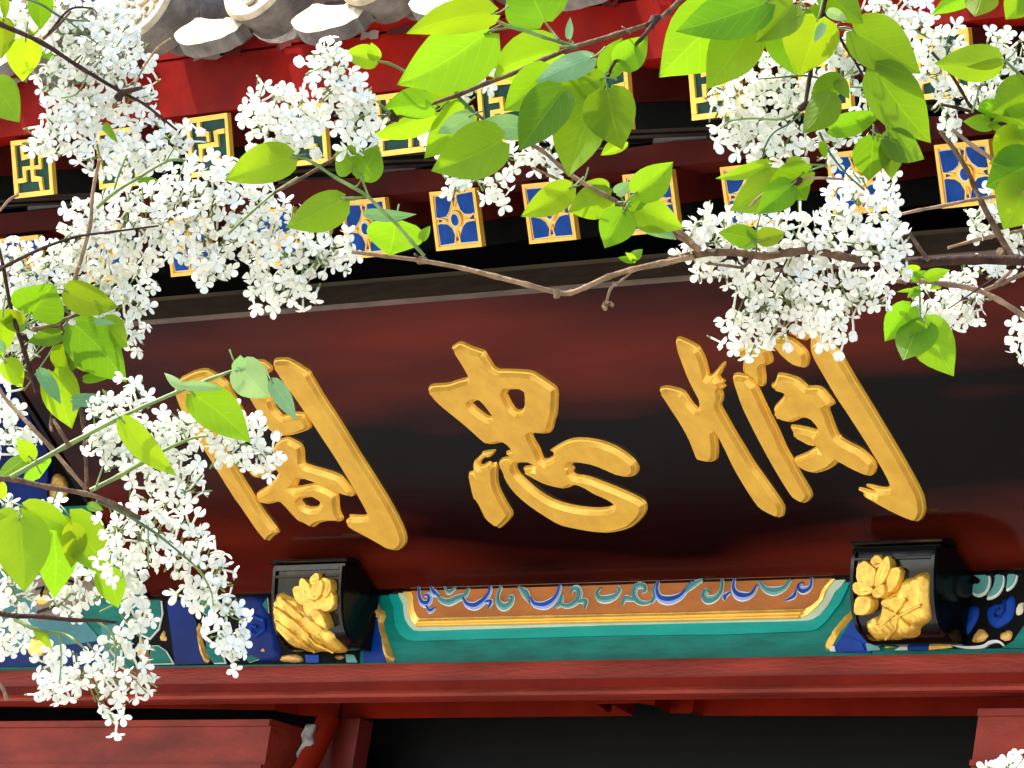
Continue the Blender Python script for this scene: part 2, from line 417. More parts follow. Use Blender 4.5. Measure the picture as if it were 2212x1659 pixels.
# eave boards above the flying rafters: lower board, upper scalloped board
def wavy_board(name, m, x0, x1, y, zf, h, th, T, amp, seed, parent=hall, n=90):
    d = Vector((0, math.cos(T), math.sin(T))); u = Vector((0, -math.sin(T), math.cos(T))); r = random.Random(seed)
    V = []; F = []
    for i in range(n+1):
        x = x0+(x1-x0)*i/n; a = noise.noise(Vector((x*5, seed, 0)))*amp; b = noise.noise(Vector((x*9, seed+5, 0)))*amp
        for (yy, zz) in ((a*.6, 0.0), (a, h*.5), (b*.6, h+b), (th, h+b), (th, 0.0)):
            V.append(Vector((x, y, zf))+d*yy+u*zz)
    for i in range(n):
        for k in range(5): F.append((i*5+k, i*5+(k+1) % 5, i*5+5+(k+1) % 5, i*5+5+k))
    F += [[4, 3, 2, 1, 0], [n*5+k for k in range(5)]]
    return mesh_obj(name, V, F, m, parent, None, 40)
u1 = Vector((0, -math.sin(T1), math.cos(T1)))
zt = z1+h1*math.cos(T1)+.001; yt = Y1-h1*math.sin(T1)
wavy_board('eave_board', M['vermilion'], XL, XR, yt-.012, zt, 0.083, 0.05, math.radians(6), 0.0035, 1)
wavy_board('tile_rest_board', M['vermilion'], XL, XR, yt-.022, zt+.086, 0.030, 0.05, math.radians(4), 0.007, 4)
# flakes of peeling paint along the joint of the eave boards
r2 = random.Random(12)
for k in range(16):
    x = -.1+k*.12+r2.uniform(-.05, .05); n_ = r2.randint(3, 6); L_ = r2.uniform(.02, .07)
    pts = [(x+L_*i/n_, zt+.083+r2.uniform(-.002, .006)) for i in range(n_+1)]+[(x+L_*i/n_, zt+.080+r2.uniform(-.006, .0)) for i in range(n_, -1, -1)]
    mb = MB(); mb.prism(pts, 0, .0012, lambda a, b, c: Vector((a, yt-.022-c-.0035, b))); mb.build('paint_flake', M['plaster' if k % 3 == 0 else 'rafter_red'], hall)
# soffit boards, blocking boards, lower eave board over the eave rafters
bar('soffit_board', M['rafter_red'], XL, XR, 0.02, 1.2, h1+.004, h1+.02, T1, (Y1, z1))
bar('roof_board', M['matt_black'], XL, XR, 0.03, 2.6, 0.088+.004, 0.11, T2, (Y2, z2))
ztop2 = z2+0.088*math.cos(T2); yt2 = Y2-0.088*math.sin(T2)
wavy_board('lower_eave_board', M['rafter_red'], XL, XR, yt2-.004, ztop2+.003, 0.034, 0.06, math.radians(5), 0.006, 9)
for i in range(-8, 15):
    xa = p1.x-4*sp+i*sp+w1+.002
    mb = MB(); mb.box((xa, Y2-.035, ztop2+.040), (xa+sp-w1-.004, Y2-.02, ztop2+.075)); mb.build('blocking_board', M['grey_wood'], hall)
mb = MB(); mb.box((XL, Y2+.05, ztop2+.04), (XR, Y2+.2, ztop2+.30)); mb.build('eave_filler', M['matt_black'], hall)
# roof slab over everything so no sky light leaks in
TR = math.radians(24)
bar('roof_deck', M['mortar'], XL, XR, 0.05, 3.2, 0.0, 0.10, TR, (yt-.02, zt+.128))

# ---- tiles
ty = -1.53
facen = Vector((0, -0.80, 0.60)); fu = Vector((0, 0.60, 0.80))
drip = [(640, 372), (668, 425), (690, 452), (740, 475), (800, 487), (870, 474), (930, 465), (1000, 440), (1060, 428), (1150, 405), (1230, 352), (1290, 330), (1325, 275), (1395, 225), (1335, 172), (1200, 205), (1080, 222), (985, 215), (900, 195), (840, 232), (790, 262), (720, 312)]
P0 = on_plane(*sv('Q', 1000, 330), Vector((0, ty, zt+.125)), facen)
P0 = on_plane(*sv('Q', 1000, 330), Vector((0, ty, P0.z)), facen)
def face_uv(reg, x, y, P, nn, uu):
    p = on_plane(*sv(reg, x, y), P, nn)-P; return (p.x, p.dot(uu))
dpoly = chaikin([face_uv('Q', x, y, P0, facen, fu) for x, y in drip])
tsp = 0.248
def drip_fn(p):
    # pressed flower pattern of the tile end
    q = math.hypot(p[0], p[1]*1.6); a = math.atan2(p[1]*1.6, p[0])
    return 0.0022*math.sin(q*230+2*math.sin(a*5)) - 0.003*max(0, 1-abs(q-.05)/.008)
mbd = relief([dpoly], 0.005, 0.008, 0.0075, lambda a, b, c: Vector((a, 0, 0))+fu*b+facen*c, skirt=0.022, amp=0.0015, freq=60, fn=drip_fn)
# colour: face pale, rim painted its shaded grey
fm = []
for f in mbd.f:
    c = sum((mbd.v[i].dot(facen) for i in f), 0)/len(f); fm.append(0 if c > -0.004 else 1)
mbd.m = fm
d0 = None
capP = on_plane(*sv('R1', 898, -12), Vector((0, -1.47, 0)), Vector((0, 1, 0)))
dirr = Vector((0, math.cos(TR), math.sin(TR)))
cn = Vector((0, -math.cos(math.radians(12)), -math.sin(math.radians(-12)))); cn = Vector((0, -0.985, 0.17)); cu = Vector((0, 0.17, 0.985))
mbc = MB()
ncap = 36; R0 = 0.067
prof = [(0.0, 0.0), (R0*.62, 0.0), (R0*.70, 0.004), (R0*.76, 0.010), (R0*.92, 0.011), (R0, 0.004), (R0, -0.05), (R0*.94, -0.052)]
V = []; F = []; FMt = []
for j, (r, h) in enumerate(prof):
    for k in range(ncap):
        a = 2*math.pi*k/ncap; V.append(Vector((math.cos(a)*r, 0, 0))+cu*(math.sin(a)*r)+cn*h)
for j in range(len(prof)-1):
    for k in range(ncap):
        F.append((j*ncap+k, j*ncap+(k+1) % ncap, (j+1)*ncap+(k+1) % ncap, (j+1)*ncap+k)); FMt.append(0 if j < 5 else 1)
mbc.add(V, F); mbc.m = FMt
for q in range(7):     # relief scrolls on the cap
    a = q*2*math.pi/7; c = Vector((math.cos(a)*R0*.42, 0, 0))+cu*(math.sin(a)*R0*.42)
    pts = []
    for s in range(9):
        b = a+s*.75; rr = R0*(.18-.014*s); pts.append(c+Vector((math.cos(b)*rr, 0, 0))+cu*(math.sin(b)*rr)+cn*.003)
    mbc.tube(pts, 0.0035, 5, 0)
mbc.tube([Vector((math.cos(s*.7)*R0*.13, 0, 0))+cu*(math.sin(s*.7)*R0*.13)+cn*.003 for s in range(10)], 0.004, 5, 0)
mbb = MB(); sh_ = Vector((0, 0, .012))-cn*.045; mbb.tube([sh_, sh_+dirr*1.5, sh_+dirr*3.1], R0*.80, 20)
mbp = MB()             # curved pan tile behind a drip tile
V = []; F = []
for i in range(2):
    for k in range(9):
        a = math.radians(-52+k*13); r = .105
        for t in (0, .016): V.append(Vector((math.sin(a)*(r+t*.0), 0, .052-math.cos(a)*(r-t)+.062))+dirr*(i*3.0))
for k in range(8):
    b = 2*k; F += [(b, b+2, b+20, b+18), (b+1, b+19, b+21, b+3), (b, b+1, b+3, b+2)]
F += [(0, 18, 19, 1), (16, 17, 35, 34)]
mbp.add(V, F)
protos = {}
for i in range(-11, 15):
    for nm, b, loc, ms in (('drip_tile', mbd, P0+Vector((i*tsp, 0, 0)), [M['tile'], M['tile_side']]),
                           ('round_tile_cap', mbc, capP+Vector((i*tsp, 0, 0)), [M['tile'], M['tile_side']]),
                           ('barrel_tile', mbb, capP+Vector((i*tsp, 0, 0)), M['tile_side']),
                           ('pan_tile', mbp, P0+Vector((i*tsp+.01, .09, .012)), M['tile_side'])):
        if nm not in protos:
            o = b.build(nm, ms, hall, 40 if nm != 'barrel_tile' else 60); protos[nm] = (o.data, Vector(WLOC[o.name]))
        else:
            o = bpy.data.objects.new(nm, protos[nm][0]); link(o, hall, (0, 0, 0))
        o.location = loc+protos[nm][1]-WLOC[hall.name]+Vector((rnd.uniform(-.006, .006), rnd.uniform(-.006, .006), rnd.uniform(-.004, .004)))
        o.rotation_euler = (rnd.uniform(-.03, .03), rnd.uniform(-.03, .03), rnd.uniform(-.02, .02))
# rough mortar bed under the tiles
V = []; F = []; nx, nz = 150, 9
for i in range(nx+1):
    for k in range(nz+1):
        x = XL+(XR-XL)*i/nx; t = k/nz
        q = Vector((x*11, t*3, 0)); n_ = noise.fractal(q, 1.0, 2.0, 5)
        V.append(Vector((x, yt+.005+.10*t+n_*.022, zt+.112+.13*t+n_*.012)))
for i in range(nx):
    for k in range(nz): a = i*(nz+1)+k; F.append((a, a+nz+1, a+nz+2, a+1))
mesh_obj('mortar_bed', V, F, M['mortar'], hall, None, 180)

# ---- walls, purlin behind the plaque top, dark boards
def box(name, m, lo, hi, parent=hall): mb = MB(); mb.box(lo, hi); return mb.build(name, m, parent)
ab = on_y(722, 622, -.30); be = on_y(722, 668, -.30)
box('eave_purlin', M['olive'], (XL, -.33, be.z-.05), (XR, -.20, ab.z))
box('upper_wall', M['matt_black'], (XL, 0.16, 3.45), (XR, 0.30, 4.75))
box('back_wall', M['matt_black'], (XL, 1.6, 0.3), (XR, 1.75, 4.2))
box('interior_floor', M['matt_black'], (XL, 0.3, 0.29), (XR, 1.6, 0.302))
box('end_wall', M['matt_black'], (XL, .3, .3), (XL+.1, 1.6, 4.2)); box('end_wall', M['matt_black'], (XR-.1, .3, .3), (XR, 1.6, 4.2))
# ---- red lintel with its moulded edge and soffit
zb0 = on_y(722, 1506, -.06).z; zb1 = on_y(1106, 1425, -.06).z
prof = [(-.030, zb1+.004), (-.046, zb1), (-.050, zb1-.010), (-.050, zb0+.022), (-.054, zb0+.018), (-.054, zb0+.013), (-.058, zb0+.010), (-.060, zb0+.005), (-.058, zb0), (-.045, zb0-.001)]
def extrude_x(prof, x0, x1, name, m, parent, smooth=35, close=True):
    n = len(prof); V = [Vector((x, y, z)) for x in (x0, x1) for y, z in prof]
    F = [(i, (i+1) % n, n+(i+1) % n, n+i) for i in range(n if close else n-1)]
    if close: F += [list(range(n))[::-1], list(range(n, 2*n))]
    return mesh_obj(name, V, F, m, parent, None, smooth)
bm_ = extrude_x(prof+[(-.021, zb0-.001), (-.021, zb1+.004)], XL, XR, 'lintel_beam', M['beam_red'], hall)
# soffit: traced underside of the lintel, a 25 mm board
zs = zb0-.003
def soff(reg, pts): return [tuple(on_plane(*sv(reg, x, y), Vector((0, 0, zs)), Vector((0, 0, 1))).xy) for x, y in pts]
top = [(XL, -.056)]
bot = soff('R7', [(-600, 1272), (0, 1280), (1000, 1290), (1700, 1300), (1850, 1330), (2100, 1350)])+soff('R8', [(0, 1355), (900, 1345), (1860, 1335), (1728, 1266), (1718, 1314), (1706, 1316), (1632, 1262), (1880, 1256), (1990, 1270), (2080, 1318), (2212, 1322)])+soff('R9', [(60, 1316), (150, 1316), (210, 1334), (1000, 1336), (1940, 1336), (2100, 1338), (2600, 1340)])
poly = [(XL, -.056)]+[(max(XL, x), y) for x, y in bot]+[(XR, bot[-1][1]), (XR, -.056)]
mb = MB(); mb.prism(poly, 0.0, .03, lambda a, b, c: Vector((a, b, zs+c))); mb.build('lintel_soffit', M['soffit_red'], hall)
# ---- casement panels, prop post, lower wall
def traced(reg, pts, y): return [(q.x, q.z) for q in (on_y(*sv(reg, a, b), y) for a, b in pts)]
def panel(name, reg, outer, inner, y, depth, m, label=None):
    po = traced(reg, outer, y); XX = lambda a, b, c: Vector((a, y-c, b))
    mb = MB(); mb.prism(po, -depth, 0.0, XX)
    o = mb.build(name, m, hall)
    if label: o['label'] = label
    return o
yp = -0.012
pz = on_y(*sv('R7', 800, 1363), yp).z
pr = on_y(*sv('R7', 1690, 1357), yp).x
def leaf_frame(x0, x1, ztop, y, th, zbot):
    mb = MB(); mb.box((x0, y, zbot), (x1, y+th, ztop)); o = mb.build('window_leaf', M['panel_red'], hall)
    i0, i1, zt_, e = x0+.15, x1-.072, ztop-.098, 0.006
    for k, (a, b, c, d, t) in enumerate(((x0, x1, ztop-.012, ztop, .004), (x0, x1, ztop-.088, ztop-.078, .006), (x0, x1-.072, ztop-.106, ztop-.096, .004))):
        mb = MB(); mb.box((a+.001, y-t, c), (b-.001*(k+1), y+.001, d-.001)); mb.build('moulding', M['panel_red'], o)
    mb = MB(); mb.box((x1-.082, y-.005, zbot), (x1-.075, y+.001, ztop-.11)); mb.build('moulding', M['panel_red'], o)
    return o
leaf_frame(XL, pr, pz, yp, .075, 3.0)
q = on_y(*sv('R9', 1935, 1290), yp-.05)
leaf_frame(q.x, XR, q.z, yp-.05, .06, 3.0)
a = on_y(*sv('R7', 2050, 1340), .05); b = on_y(*sv('R7', 1880, 1700), .02)
mb = MB(); mb.tube([a+(a-b)*.0, (a+b)/2, b, b+(b-a)], .020, 14); mb.build('prop_post', M['soffit_red'], hall, 60)
a = on_y(*sv('R8', -40, 1362), .08); b = on_y(*sv('R8', 260, 1680), .08)
box('inner_jamb', M['rafter_red'], (a.x, .07, 3.0), (b.x-.05, .10, a.z))
mbx = MB()              # torn strip of weathered paper caught beside the post
fl = [on_y(*sv('R7', x, y), .015) for x, y in ((1905, 1385), (1960, 1390), (1935, 1450), (1945, 1500), (1900, 1560), (1905, 1620), (1860, 1680), (1800, 1690), (1850, 1610), (1840, 1570), (1880, 1500), (1870, 1450))]
relief([[(q.x, q.z) for q in fl]], .004, .006, .005, lambda a, b, c: Vector((a, .015-c, b)), amp=.006, freq=110).build('torn_paper', M['cobweb'], hall, 60)
# lower front below the picture: red columns and lattice doors
box('door_front', M['beam_red'], (XL, .12, .3), (-.9, .2, 3.0)); box('door_front', M['beam_red'], (1.1, .12, .3), (XR, .2, 3.0))
for i, x in enumerate((-2.6, 2.9)):
    mb = MB(); mb.tube([Vector((x, -.1, .3)), Vector((x, -.1, 2)), Vector((x, -.1, 3.62))], .17, 24); mb.build('column', M['vermilion'], hall, 60)
# faint lattice of the dark opening
a = on_y(*sv('R9', 0, 1340), .28)
mb = MB()
for k in range(9):
    mb.box((-.6+k*.22, .26, 3.0), (-.588+k*.22, .275, zs-.02)); 
for k in range(4): mb.box((-.9, .262, 3.0+k*.16), (1.4, .272, 3.012+k*.16))
mb.build('window_lattice', M['brick'], hall)

# ---------------------------------------------------------------- painted architrave above the lintel
BY = -0.02
arch = None
mb = MB(); mb.box((XL, BY, zb1+.004), (XR, .15, 4.02)); arch = mb.build('architrave', M['green_dark'], hall)
def XB(a, b, c): return Vector((a, BY-c, b))
def tr(reg, pts): return traced(reg, pts, BY)
layer = [0.0]
def paint(name, polys, m, t, bev=None, smooth=0, parent=None):
    mb = MB()
    for p in polys:
        if smooth: p = chaikin(p, smooth)
        mb.prism(p, 0.0, t, XB)
    return mb.build(name, M[m], parent or arch)
mid = tr('N', [(150, 215), (165, 300), (200, 400), (205, 480), (215, 560), (255, 630), (310, 675), (370, 692), (480, 690)])+tr('O', [(0, 645), (1000, 635), (1750, 605), (1830, 590), (1890, 545), (1950, 480), (2000, 410), (2050, 350), (2135, 170)])
pale = tr('N', [(235, 215), (258, 300), (292, 365), (298, 450), (312, 505), (342, 555), (385, 597), (440, 605)])+tr('O', [(0, 553), (1000, 530), (1500, 520), (1750, 512), (1810, 498), (1870, 460), (1940, 380), (1985, 300), (2010, 250), (2060, 205), (2125, 110)])
gold = tr('N', [(285, 215), (310, 285), (345, 330), (340, 400), (352, 460), (380, 520), (420, 560)])+tr('O', [(0, 520), (1000, 500), (1700, 487), (1770, 462), (1850, 390), (1905, 325), (1925, 260), (1945, 225), (2040, 110)])
brown = tr('N', [(360, 215), (392, 300), (394, 360), (402, 425), (430, 480), (455, 505)])+tr('O', [(0, 458), (1000, 432), (1740, 412), (1800, 380), (1865, 325), (1890, 250), (1920, 205), (2010, 110)])
paint('green_band', [mid], 'green_mid', .0030); paint('pale_band', [pale], 'green_pale', .0045)
paint('gold_band', [gold], 'gold', .0065); paint('ochre_field', [brown], 'brown', .0075)
gl = tr('N', [(440, 530), (1200, 512), (2212, 488)])+tr('O', [(600, 477), (1000, 466), (1720, 447)])
gl2 = tr('N', [(425, 556), (1200, 540), (2212, 517)])+tr('O', [(600, 506), (1000, 496), (1700, 480)])
for g, r_ in ((gl, .0035), (gl2, .0030)):
    mb = MB(); mb.tube([XB(a, b, .0075) for a, b in g], r_, 6); mb.build('gold_line', M['gold'], arch, 60)
gl3 = tr('N', [(452, 500), (1200, 482), (2212, 460)])+tr('O', [(600, 447), (1000, 436), (1740, 417)])
mb = MB(); mb.tube([XB(a, b, .0065) for a, b in gl3], .0026, 6); mb.build('gold_line', M['gold_dull'], arch, 60)
paint('blue_field', [tr('N', [(-40, 470), (50, 478), (60, 560), (90, 700), (125, 880), (-80, 880)])], 'blue', .002)
paint('blue_field', [tr('O', [(2150, 500), (2290, 500), (2320, 800), (1985, 792), (2000, 730), (2060, 640)])], 'blue', .002)
gs = tr('N', [(18, 290), (48, 330), (75, 405), (112, 420), (122, 470), (100, 525), (120, 610), (150, 710), (190, 810), (216, 880), (130, 880), (108, 790), (90, 700), (62, 570), (55, 500), (20, 430), (5, 360)])
relief([gs], .009, .006, .006, XB, amp=.003, freq=90).build('gold_strip', M['gold_dull'], arch, 40)
gs = tr('O', [(2130, 420), (2150, 480), (2100, 540), (2045, 600), (2000, 670), (1965, 735), (1962, 782), (1912, 778), (1908, 715), (1980, 600), (2060, 500)])
relief([gs], .008, .006, .006, XB, amp=.002, freq=80).build('gold_strip', M['gold'], arch, 40)
paint('white_fleck', [tr('N', [(0, 400), (40, 430), (55, 480), (5, 470)]), tr('O', [(1962, 740), (2000, 740), (2010, 790), (1960, 785)])], 'white', .004)
# cloud scrolls: white outline, pale band, dark inner band
def ribbon(pts, wd, a=0.35, b=0.35, shift=0.0):
    """tapered ribbon polygon around a smoothed centre line"""
    q = []
    n = len(pts)
    for i in range(n-1):
        p0, p1_, p2_, p3 = pts[max(i-1, 0)], pts[i], pts[i+1], pts[min(i+2, n-1)]
        for k in range(5):
            t = k/5
            q.append(tuple(.5*(2*p1_[c]+(p2_[c]-p0[c])*t+(2*p0[c]-5*p1_[c]+4*p2_[c]-p3[c])*t*t+(3*p1_[c]-p0[c]-3*p2_[c]+p3[c])*t**3) for c in (0, 1)))
    q.append(pts[-1]); n = len(q); L = []; Rr = []
    for i in range(n):
        u0 = q[max(i-1, 0)]; u1_ = q[min(i+1, n-1)]; dx, dy = u1_[0]-u0[0], u1_[1]-u0[1]; l = math.hypot(dx, dy) or 1
        t = i/(n-1); wv = wd*min(1, a+t*2.2*(1-a), b+(1-t)*2.2*(1-b))
        L.append((q[i][0]-dy/l*wv*(.5+shift), q[i][1]+dx/l*wv*(.5+shift))); Rr.append((q[i][0]+dy/l*wv*(.5-shift), q[i][1]-dx/l*wv*(.5-shift)))
    return L, Rr
def strip_mesh(mb, L, Rr, t, back=0.0, mi=0):
    n = len(L); V = [XB(p[0], p[1], t) for p in L]+[XB(p[0], p[1], t) for p in Rr]+[XB(p[0], p[1], back) for p in L]+[XB(p[0], p[1], back) for p in Rr]
    F = []
    for i in range(n-1):
        F += [(i, n+i, n+i+1, i+1), (2*n+i, i, i+1, 2*n+i+1), (n+i, 3*n+i, 3*n+i+1, n+i+1)]
    F += [(0, 2*n, 3*n, n), (n-1, 2*n-1, 4*n-1, 3*n-1)]
    mb.add(V, F, mi)
SC = [('N', 'b', 52, [(452, 205), (455, 300), (480, 355), (525, 365), (552, 325), (535, 285), (500, 290)]), ('N', 'b', 36, [(520, 385), (552, 432), (602, 402)]), ('N', 'b', 46, [(560, 215), (590, 270), (640, 300)]),
      ('N', 't', 56, [(612, 280), (650, 330), (720, 352), (800, 318), (870, 290), (905, 225)]), ('N', 't', 36, [(680, 215), (722, 262), (790, 215)]),
      ('N', 'b', 62, [(845, 300), (880, 368), (950, 388), (1020, 350), (1080, 280), (1100, 205)]), ('N', 'b', 42, [(1050, 352), (1098, 350), (1078, 405)]),
      ('N', 't', 56, [(1195, 205), (1162, 290), (1168, 362), (1220, 395), (1278, 360), (1292, 305), (1255, 305)]), ('N', 't', 58, [(1350, 215), (1410, 280), (1445, 352)]),
      ('N', 'b', 62, [(1455, 310), (1490, 370), (1575, 382), (1650, 345), (1700, 280), (1725, 195)]), ('N', 't', 52, [(1680, 395), (1720, 360), (1740, 280)]),
      ('N', 't', 54, [(1700, 360), (1770, 388), (1840, 365), (1890, 310), (1885, 240), (1838, 228), (1815, 275)]), ('N', 't', 46, [(1880, 350), (1945, 345), (1935, 412)]),
      ('N', 't', 54, [(2080, 225), (2045, 270), (2075, 320), (2140, 325), (2212, 300), (2255, 245), (2230, 215)]),
      ('O', 't', 46, [(120, 375), (145, 320), (225, 335)]), ('O', 't', 50, [(400, 330), (340, 360), (270, 350), (225, 290), (240, 215), (305, 205), (325, 245), (290, 262)]), ('O', 't', 46, [(380, 360), (410, 300), (400, 240), (430, 180)]),
      ('O', 'b', 62, [(445, 165), (425, 240), (455, 315), (540, 335), (630, 305), (690, 245), (745, 165)]), ('O', 't', 50, [(690, 260), (740, 205), (840, 150)]),
      ('O', 't', 56, [(1015, 145), (1008, 240), (960, 310), (890, 332), (850, 300), (862, 250), (900, 262)]),
      ('O', 'b', 60, [(1125, 140), (1112, 230), (1150, 288), (1220, 302), (1285, 275), (1330, 200)]), ('O', 'b', 42, [(1085, 265), (1035, 300), (1042, 335)]),
      ('O', 't', 56, [(1350, 170), (1400, 235), (1480, 255), (1570, 225), (1630, 150)]), ('O', 'b', 50, [(1820, 130), (1805, 215), (1745, 248), (1700, 215), (1735, 180)]), ('O', 'b', 40, [(1680, 240), (1655, 295), (1585, 335)])]
kk = tr('N', [(0, 300), (1000, 300)]); unit = abs(kk[1][0]-kk[0][0])/1000
for i, (rg, c, wd, pts) in enumerate(SC):
    p = tr(rg, pts); wm = wd*unit*.98; h0 = .0086+.00022*(i % 4)
    mb = MB(); mats = [M['white'], M['blue_light' if c == 'b' else 'teal_mid'], M['blue' if c == 'b' else 'teal']]
    strip_mesh(mb, *ribbon(p, wm), h0); strip_mesh(mb, *ribbon(p, wm*.76), h0+.0012, h0-.002, 1); strip_mesh(mb, *ribbon(p, wm*.42, .3, .3, .28), h0+.0024, h0, 2)
    mb.build('cloud_scroll', mats, arch)
# right of the right bracket
paint('black_field', [tr('M', [(1240, 480), (2260, 470), (2320, 1390), (1300, 1400)])], 'matt_black', .0015)
for pts in ([(1600, 515), (1825, 515), (1835, 630), (1795, 745), (1700, 797), (1625, 770), (1602, 705), (1640, 645), (1700, 655), (1735, 600), (1690, 560)],
            [(1895, 515), (1992, 515), (2000, 625), (1950, 745), (1865, 812), (1770, 826), (1855, 720), (1892, 620)],
            [(2035, 515), (2155, 510), (2142, 605), (2085, 690), (2012, 730), (2038, 640)]):
    p = chaikin(tr('M', pts)); c = (sum(a for a, _ in p)/len(p), sum(b for _, b in p)/len(p))
    mb = MB(); mb.prism(p, 0, .004, XB, 0); mb.prism([(c[0]+(a-c[0])*.86-.001, c[1]+(b-c[1])*.86+.002) for a, b in p], 0, .0055, XB, 1)
    mb.build('teal_scroll', [M['white'], M['teal_mid']], arch)
B1 = [(1560, 880), (1700, 890), (1695, 1020), (1620, 1160), (1540, 1270), (1390, 1250), (1440, 1170), (1540, 1050)]
B2 = [(1775, 920), (1860, 862), (1965, 850), (2000, 820), (2080, 740), (2130, 800), (2120, 950), (2090, 1050), (2000, 1130), (1900, 1180), (1810, 1130), (1768, 1020)]
for pts in (B1, B2): relief([chaikin(tr('M', pts))], .006, .006, .008, XB, amp=.001).build('blue_scroll', M['blue'], arch, 50)
sw = tr('M', [(2010, 830), (2010, 960), (1960, 1030), (1900, 1020), (1900, 960), (1960, 930)])
mb = MB(); mb.tube([XB(a, b, .0065) for a, b in sw], .0026, 5); mb.build('swirl_line', M['blue_deep'], arch, 60)
def lumps(reg, lst, m='gold_dull'):
    for pts in lst: relief([chaikin(tr(reg, pts))], .005, .006, .006, XB, amp=.003, freq=70, dome=True).build('gilt_boss', M[m], arch, 50)
lumps('M', [[(1590, 1290), (1640, 1190), (1710, 1130), (1810, 1230), (1795, 1280), (1700, 1342), (1600, 1335)], [(1910, 1270), (1960, 1190), (2090, 1165), (2085, 1280), (2010, 1335), (1940, 1290)]])
lumps('M', [[(2105, 940), (2150, 860), (2230, 825), (2230, 980), (2130, 1030)]], 'cream')
paint('green_field', [tr('M', [(2100, 1310), (2230, 1120), (2260, 1400), (1960, 1390)])], 'green_dark', .003)
paint('white_line', [ribbon(tr('M', [(1370, 1360), (1550, 1390), (1740, 1380), (1830, 1330), (1930, 1320), (2000, 1370)]), .006)[0]+ribbon(tr('M', [(1370, 1360), (1550, 1390), (1740, 1380), (1830, 1330), (1930, 1320), (2000, 1370)]), .006)[1][::-1]], 'white', .005)
for m, pts in (('gold', [(510, 1345), (720, 1345), (690, 1380), (590, 1395)]), ('blue', [(850, 1350), (1090, 1345), (1090, 1415), (850, 1418)]), ('gold', [(1100, 1335), (1330, 1330), (1380, 1390), (1100, 1418)]),
               ('teal_mid', [(350, 1340), (470, 1340), (530, 1420), (370, 1430)]), ('white', [(690, 1420), (760, 1380), (845, 1380), (845, 1420)]), ('blue', [(100, 1250), (300, 1330), (340, 1430), (80, 1440)])):
    paint('base_motif', [tr('M', pts)], m, .004)
# left of the left bracket
paint('black_field', [tr('K', [(-200, 300), (560, 380), (1250, 380), (2000, 400), (1990, 1085), (-120, 1110)])], 'matt_black', .0015)
paint('blue_panel', [tr('K', [(185, 470), (420, 470), (430, 620), (472, 700), (480, 850), (500, 1000), (560, 1095), (270, 1104), (230, 800)])], 'blue_deep', .004)
relief([tr('K', [(415, 530), (450, 555), (505, 680), (515, 800), (535, 900), (605, 1094), (540, 1096), (490, 980), (470, 850), (458, 760), (490, 690), (438, 640)])], .008, .006, .006, XB, amp=.002, freq=80).build('gold_strip', M['gold_dull'], arch, 40)
for pts in ([(520, 470), (680, 470), (640, 600), (600, 660), (530, 620)], [(560, 850), (640, 900), (720, 1000), (750, 1094), (640, 1096), (565, 1000)], [(930, 1035), (1000, 1008), (1075, 1050), (965, 1085)], [(1095, 540), (1140, 470), (1150, 620)], [(40, 925), (110, 920), (190, 975), (262, 1098), (30, 1104)], [(45, 470), (140, 470), (155, 620), (120, 770), (30, 870), (-60, 830)]):
    p = tr('K', pts); c = (sum(a for a, _ in p)/len(p), sum(b for _, b in p)/len(p))
    mb = MB(); mb.prism(p, 0, .0035, XB, 0); mb.prism([(c[0]+(a-c[0])*.88-.001, c[1]+(b-c[1])*.9) for a, b in p], 0, .005, XB, 1); mb.build('teal_leaf', [M['white'], M['green_dark']], arch)
relief([chaikin(tr('K', [(800, 420), (1080, 420), (1180, 700), (1270, 990), (1250, 1082), (1000, 1090), (900, 1000), (880, 600)]))], .005, .006, .01, XB, amp=.002).build('blue_scroll', M['blue_deep'], arch, 50)
sw = tr('K', [(900, 600), (1000, 640), (1120, 690), (1120, 770), (1050, 830), (990, 800), (1000, 740), (1050, 750)])
mb = MB(); mb.tube([XB(a, b, .0055) for a, b in sw], .004, 6); mb.build('swirl_line', M['blue'], arch, 60)
lumps('K', [[(1035, 965), (1110, 890), (1142, 960), (1110, 1022)], [(1220, 1045), (1310, 995), (1450, 1000), (1490, 1088), (1280, 1088)], [(1738, 1012), (1850, 1000), (1862, 1040), (1800, 1072)], [(95, 870), (160, 740), (205, 900)]])
for m, pts in (('blue', [(1490, 1010), (1620, 1010), (1620, 1085), (1500, 1085)]), ('teal_mid', [(1870, 1005), (1950, 1010), (1982, 1082), (1880, 1082)])): paint('base_motif', [tr('K', pts)], m, .004)
relief([tr('J', [(1880, 640), (1955, 730), (1845, 1180), (1755, 1195)])], .007, .006, .007, XB, amp=.002, freq=80).build('gold_strip', M['gold_dull'], arch, 40)
relief([tr('J', [(1800, 1195), (1860, 1250), (1930, 1560), (1800, 1545), (1705, 1350)])], .007, .006, .007, XB, amp=.002, freq=80).build('gold_strip', M['gold_dull'], arch, 40)
paint('teal_leaf', [tr('J', [(1780, 520), (1872, 640), (1750, 1190), (1660, 1100), (1690, 800)])], 'green_dark', .004)
paint('teal_leaf', [tr('J', [(1290, 1060), (1480, 1030), (1590, 1250), (1560, 1500), (1330, 1520)])], 'teal', .003)
paint('blue_field', [tr('J', [(-500, 1380), (300, 1380), (1300, 1240), (1340, 1560), (-500, 1580)])], 'blue_deep', .0025)
paint('plaster_field', [tr('J', [(380, 380), (1220, 380), (1270, 560), (1010, 920), (480, 1000)])], 'plaster', .002)
paint('teal_field', [tr('J', [(-500, 380), (380, 380), (480, 1000), (1010, 920), (1300, 1260), (-500, 1380)])], 'teal', .0015)
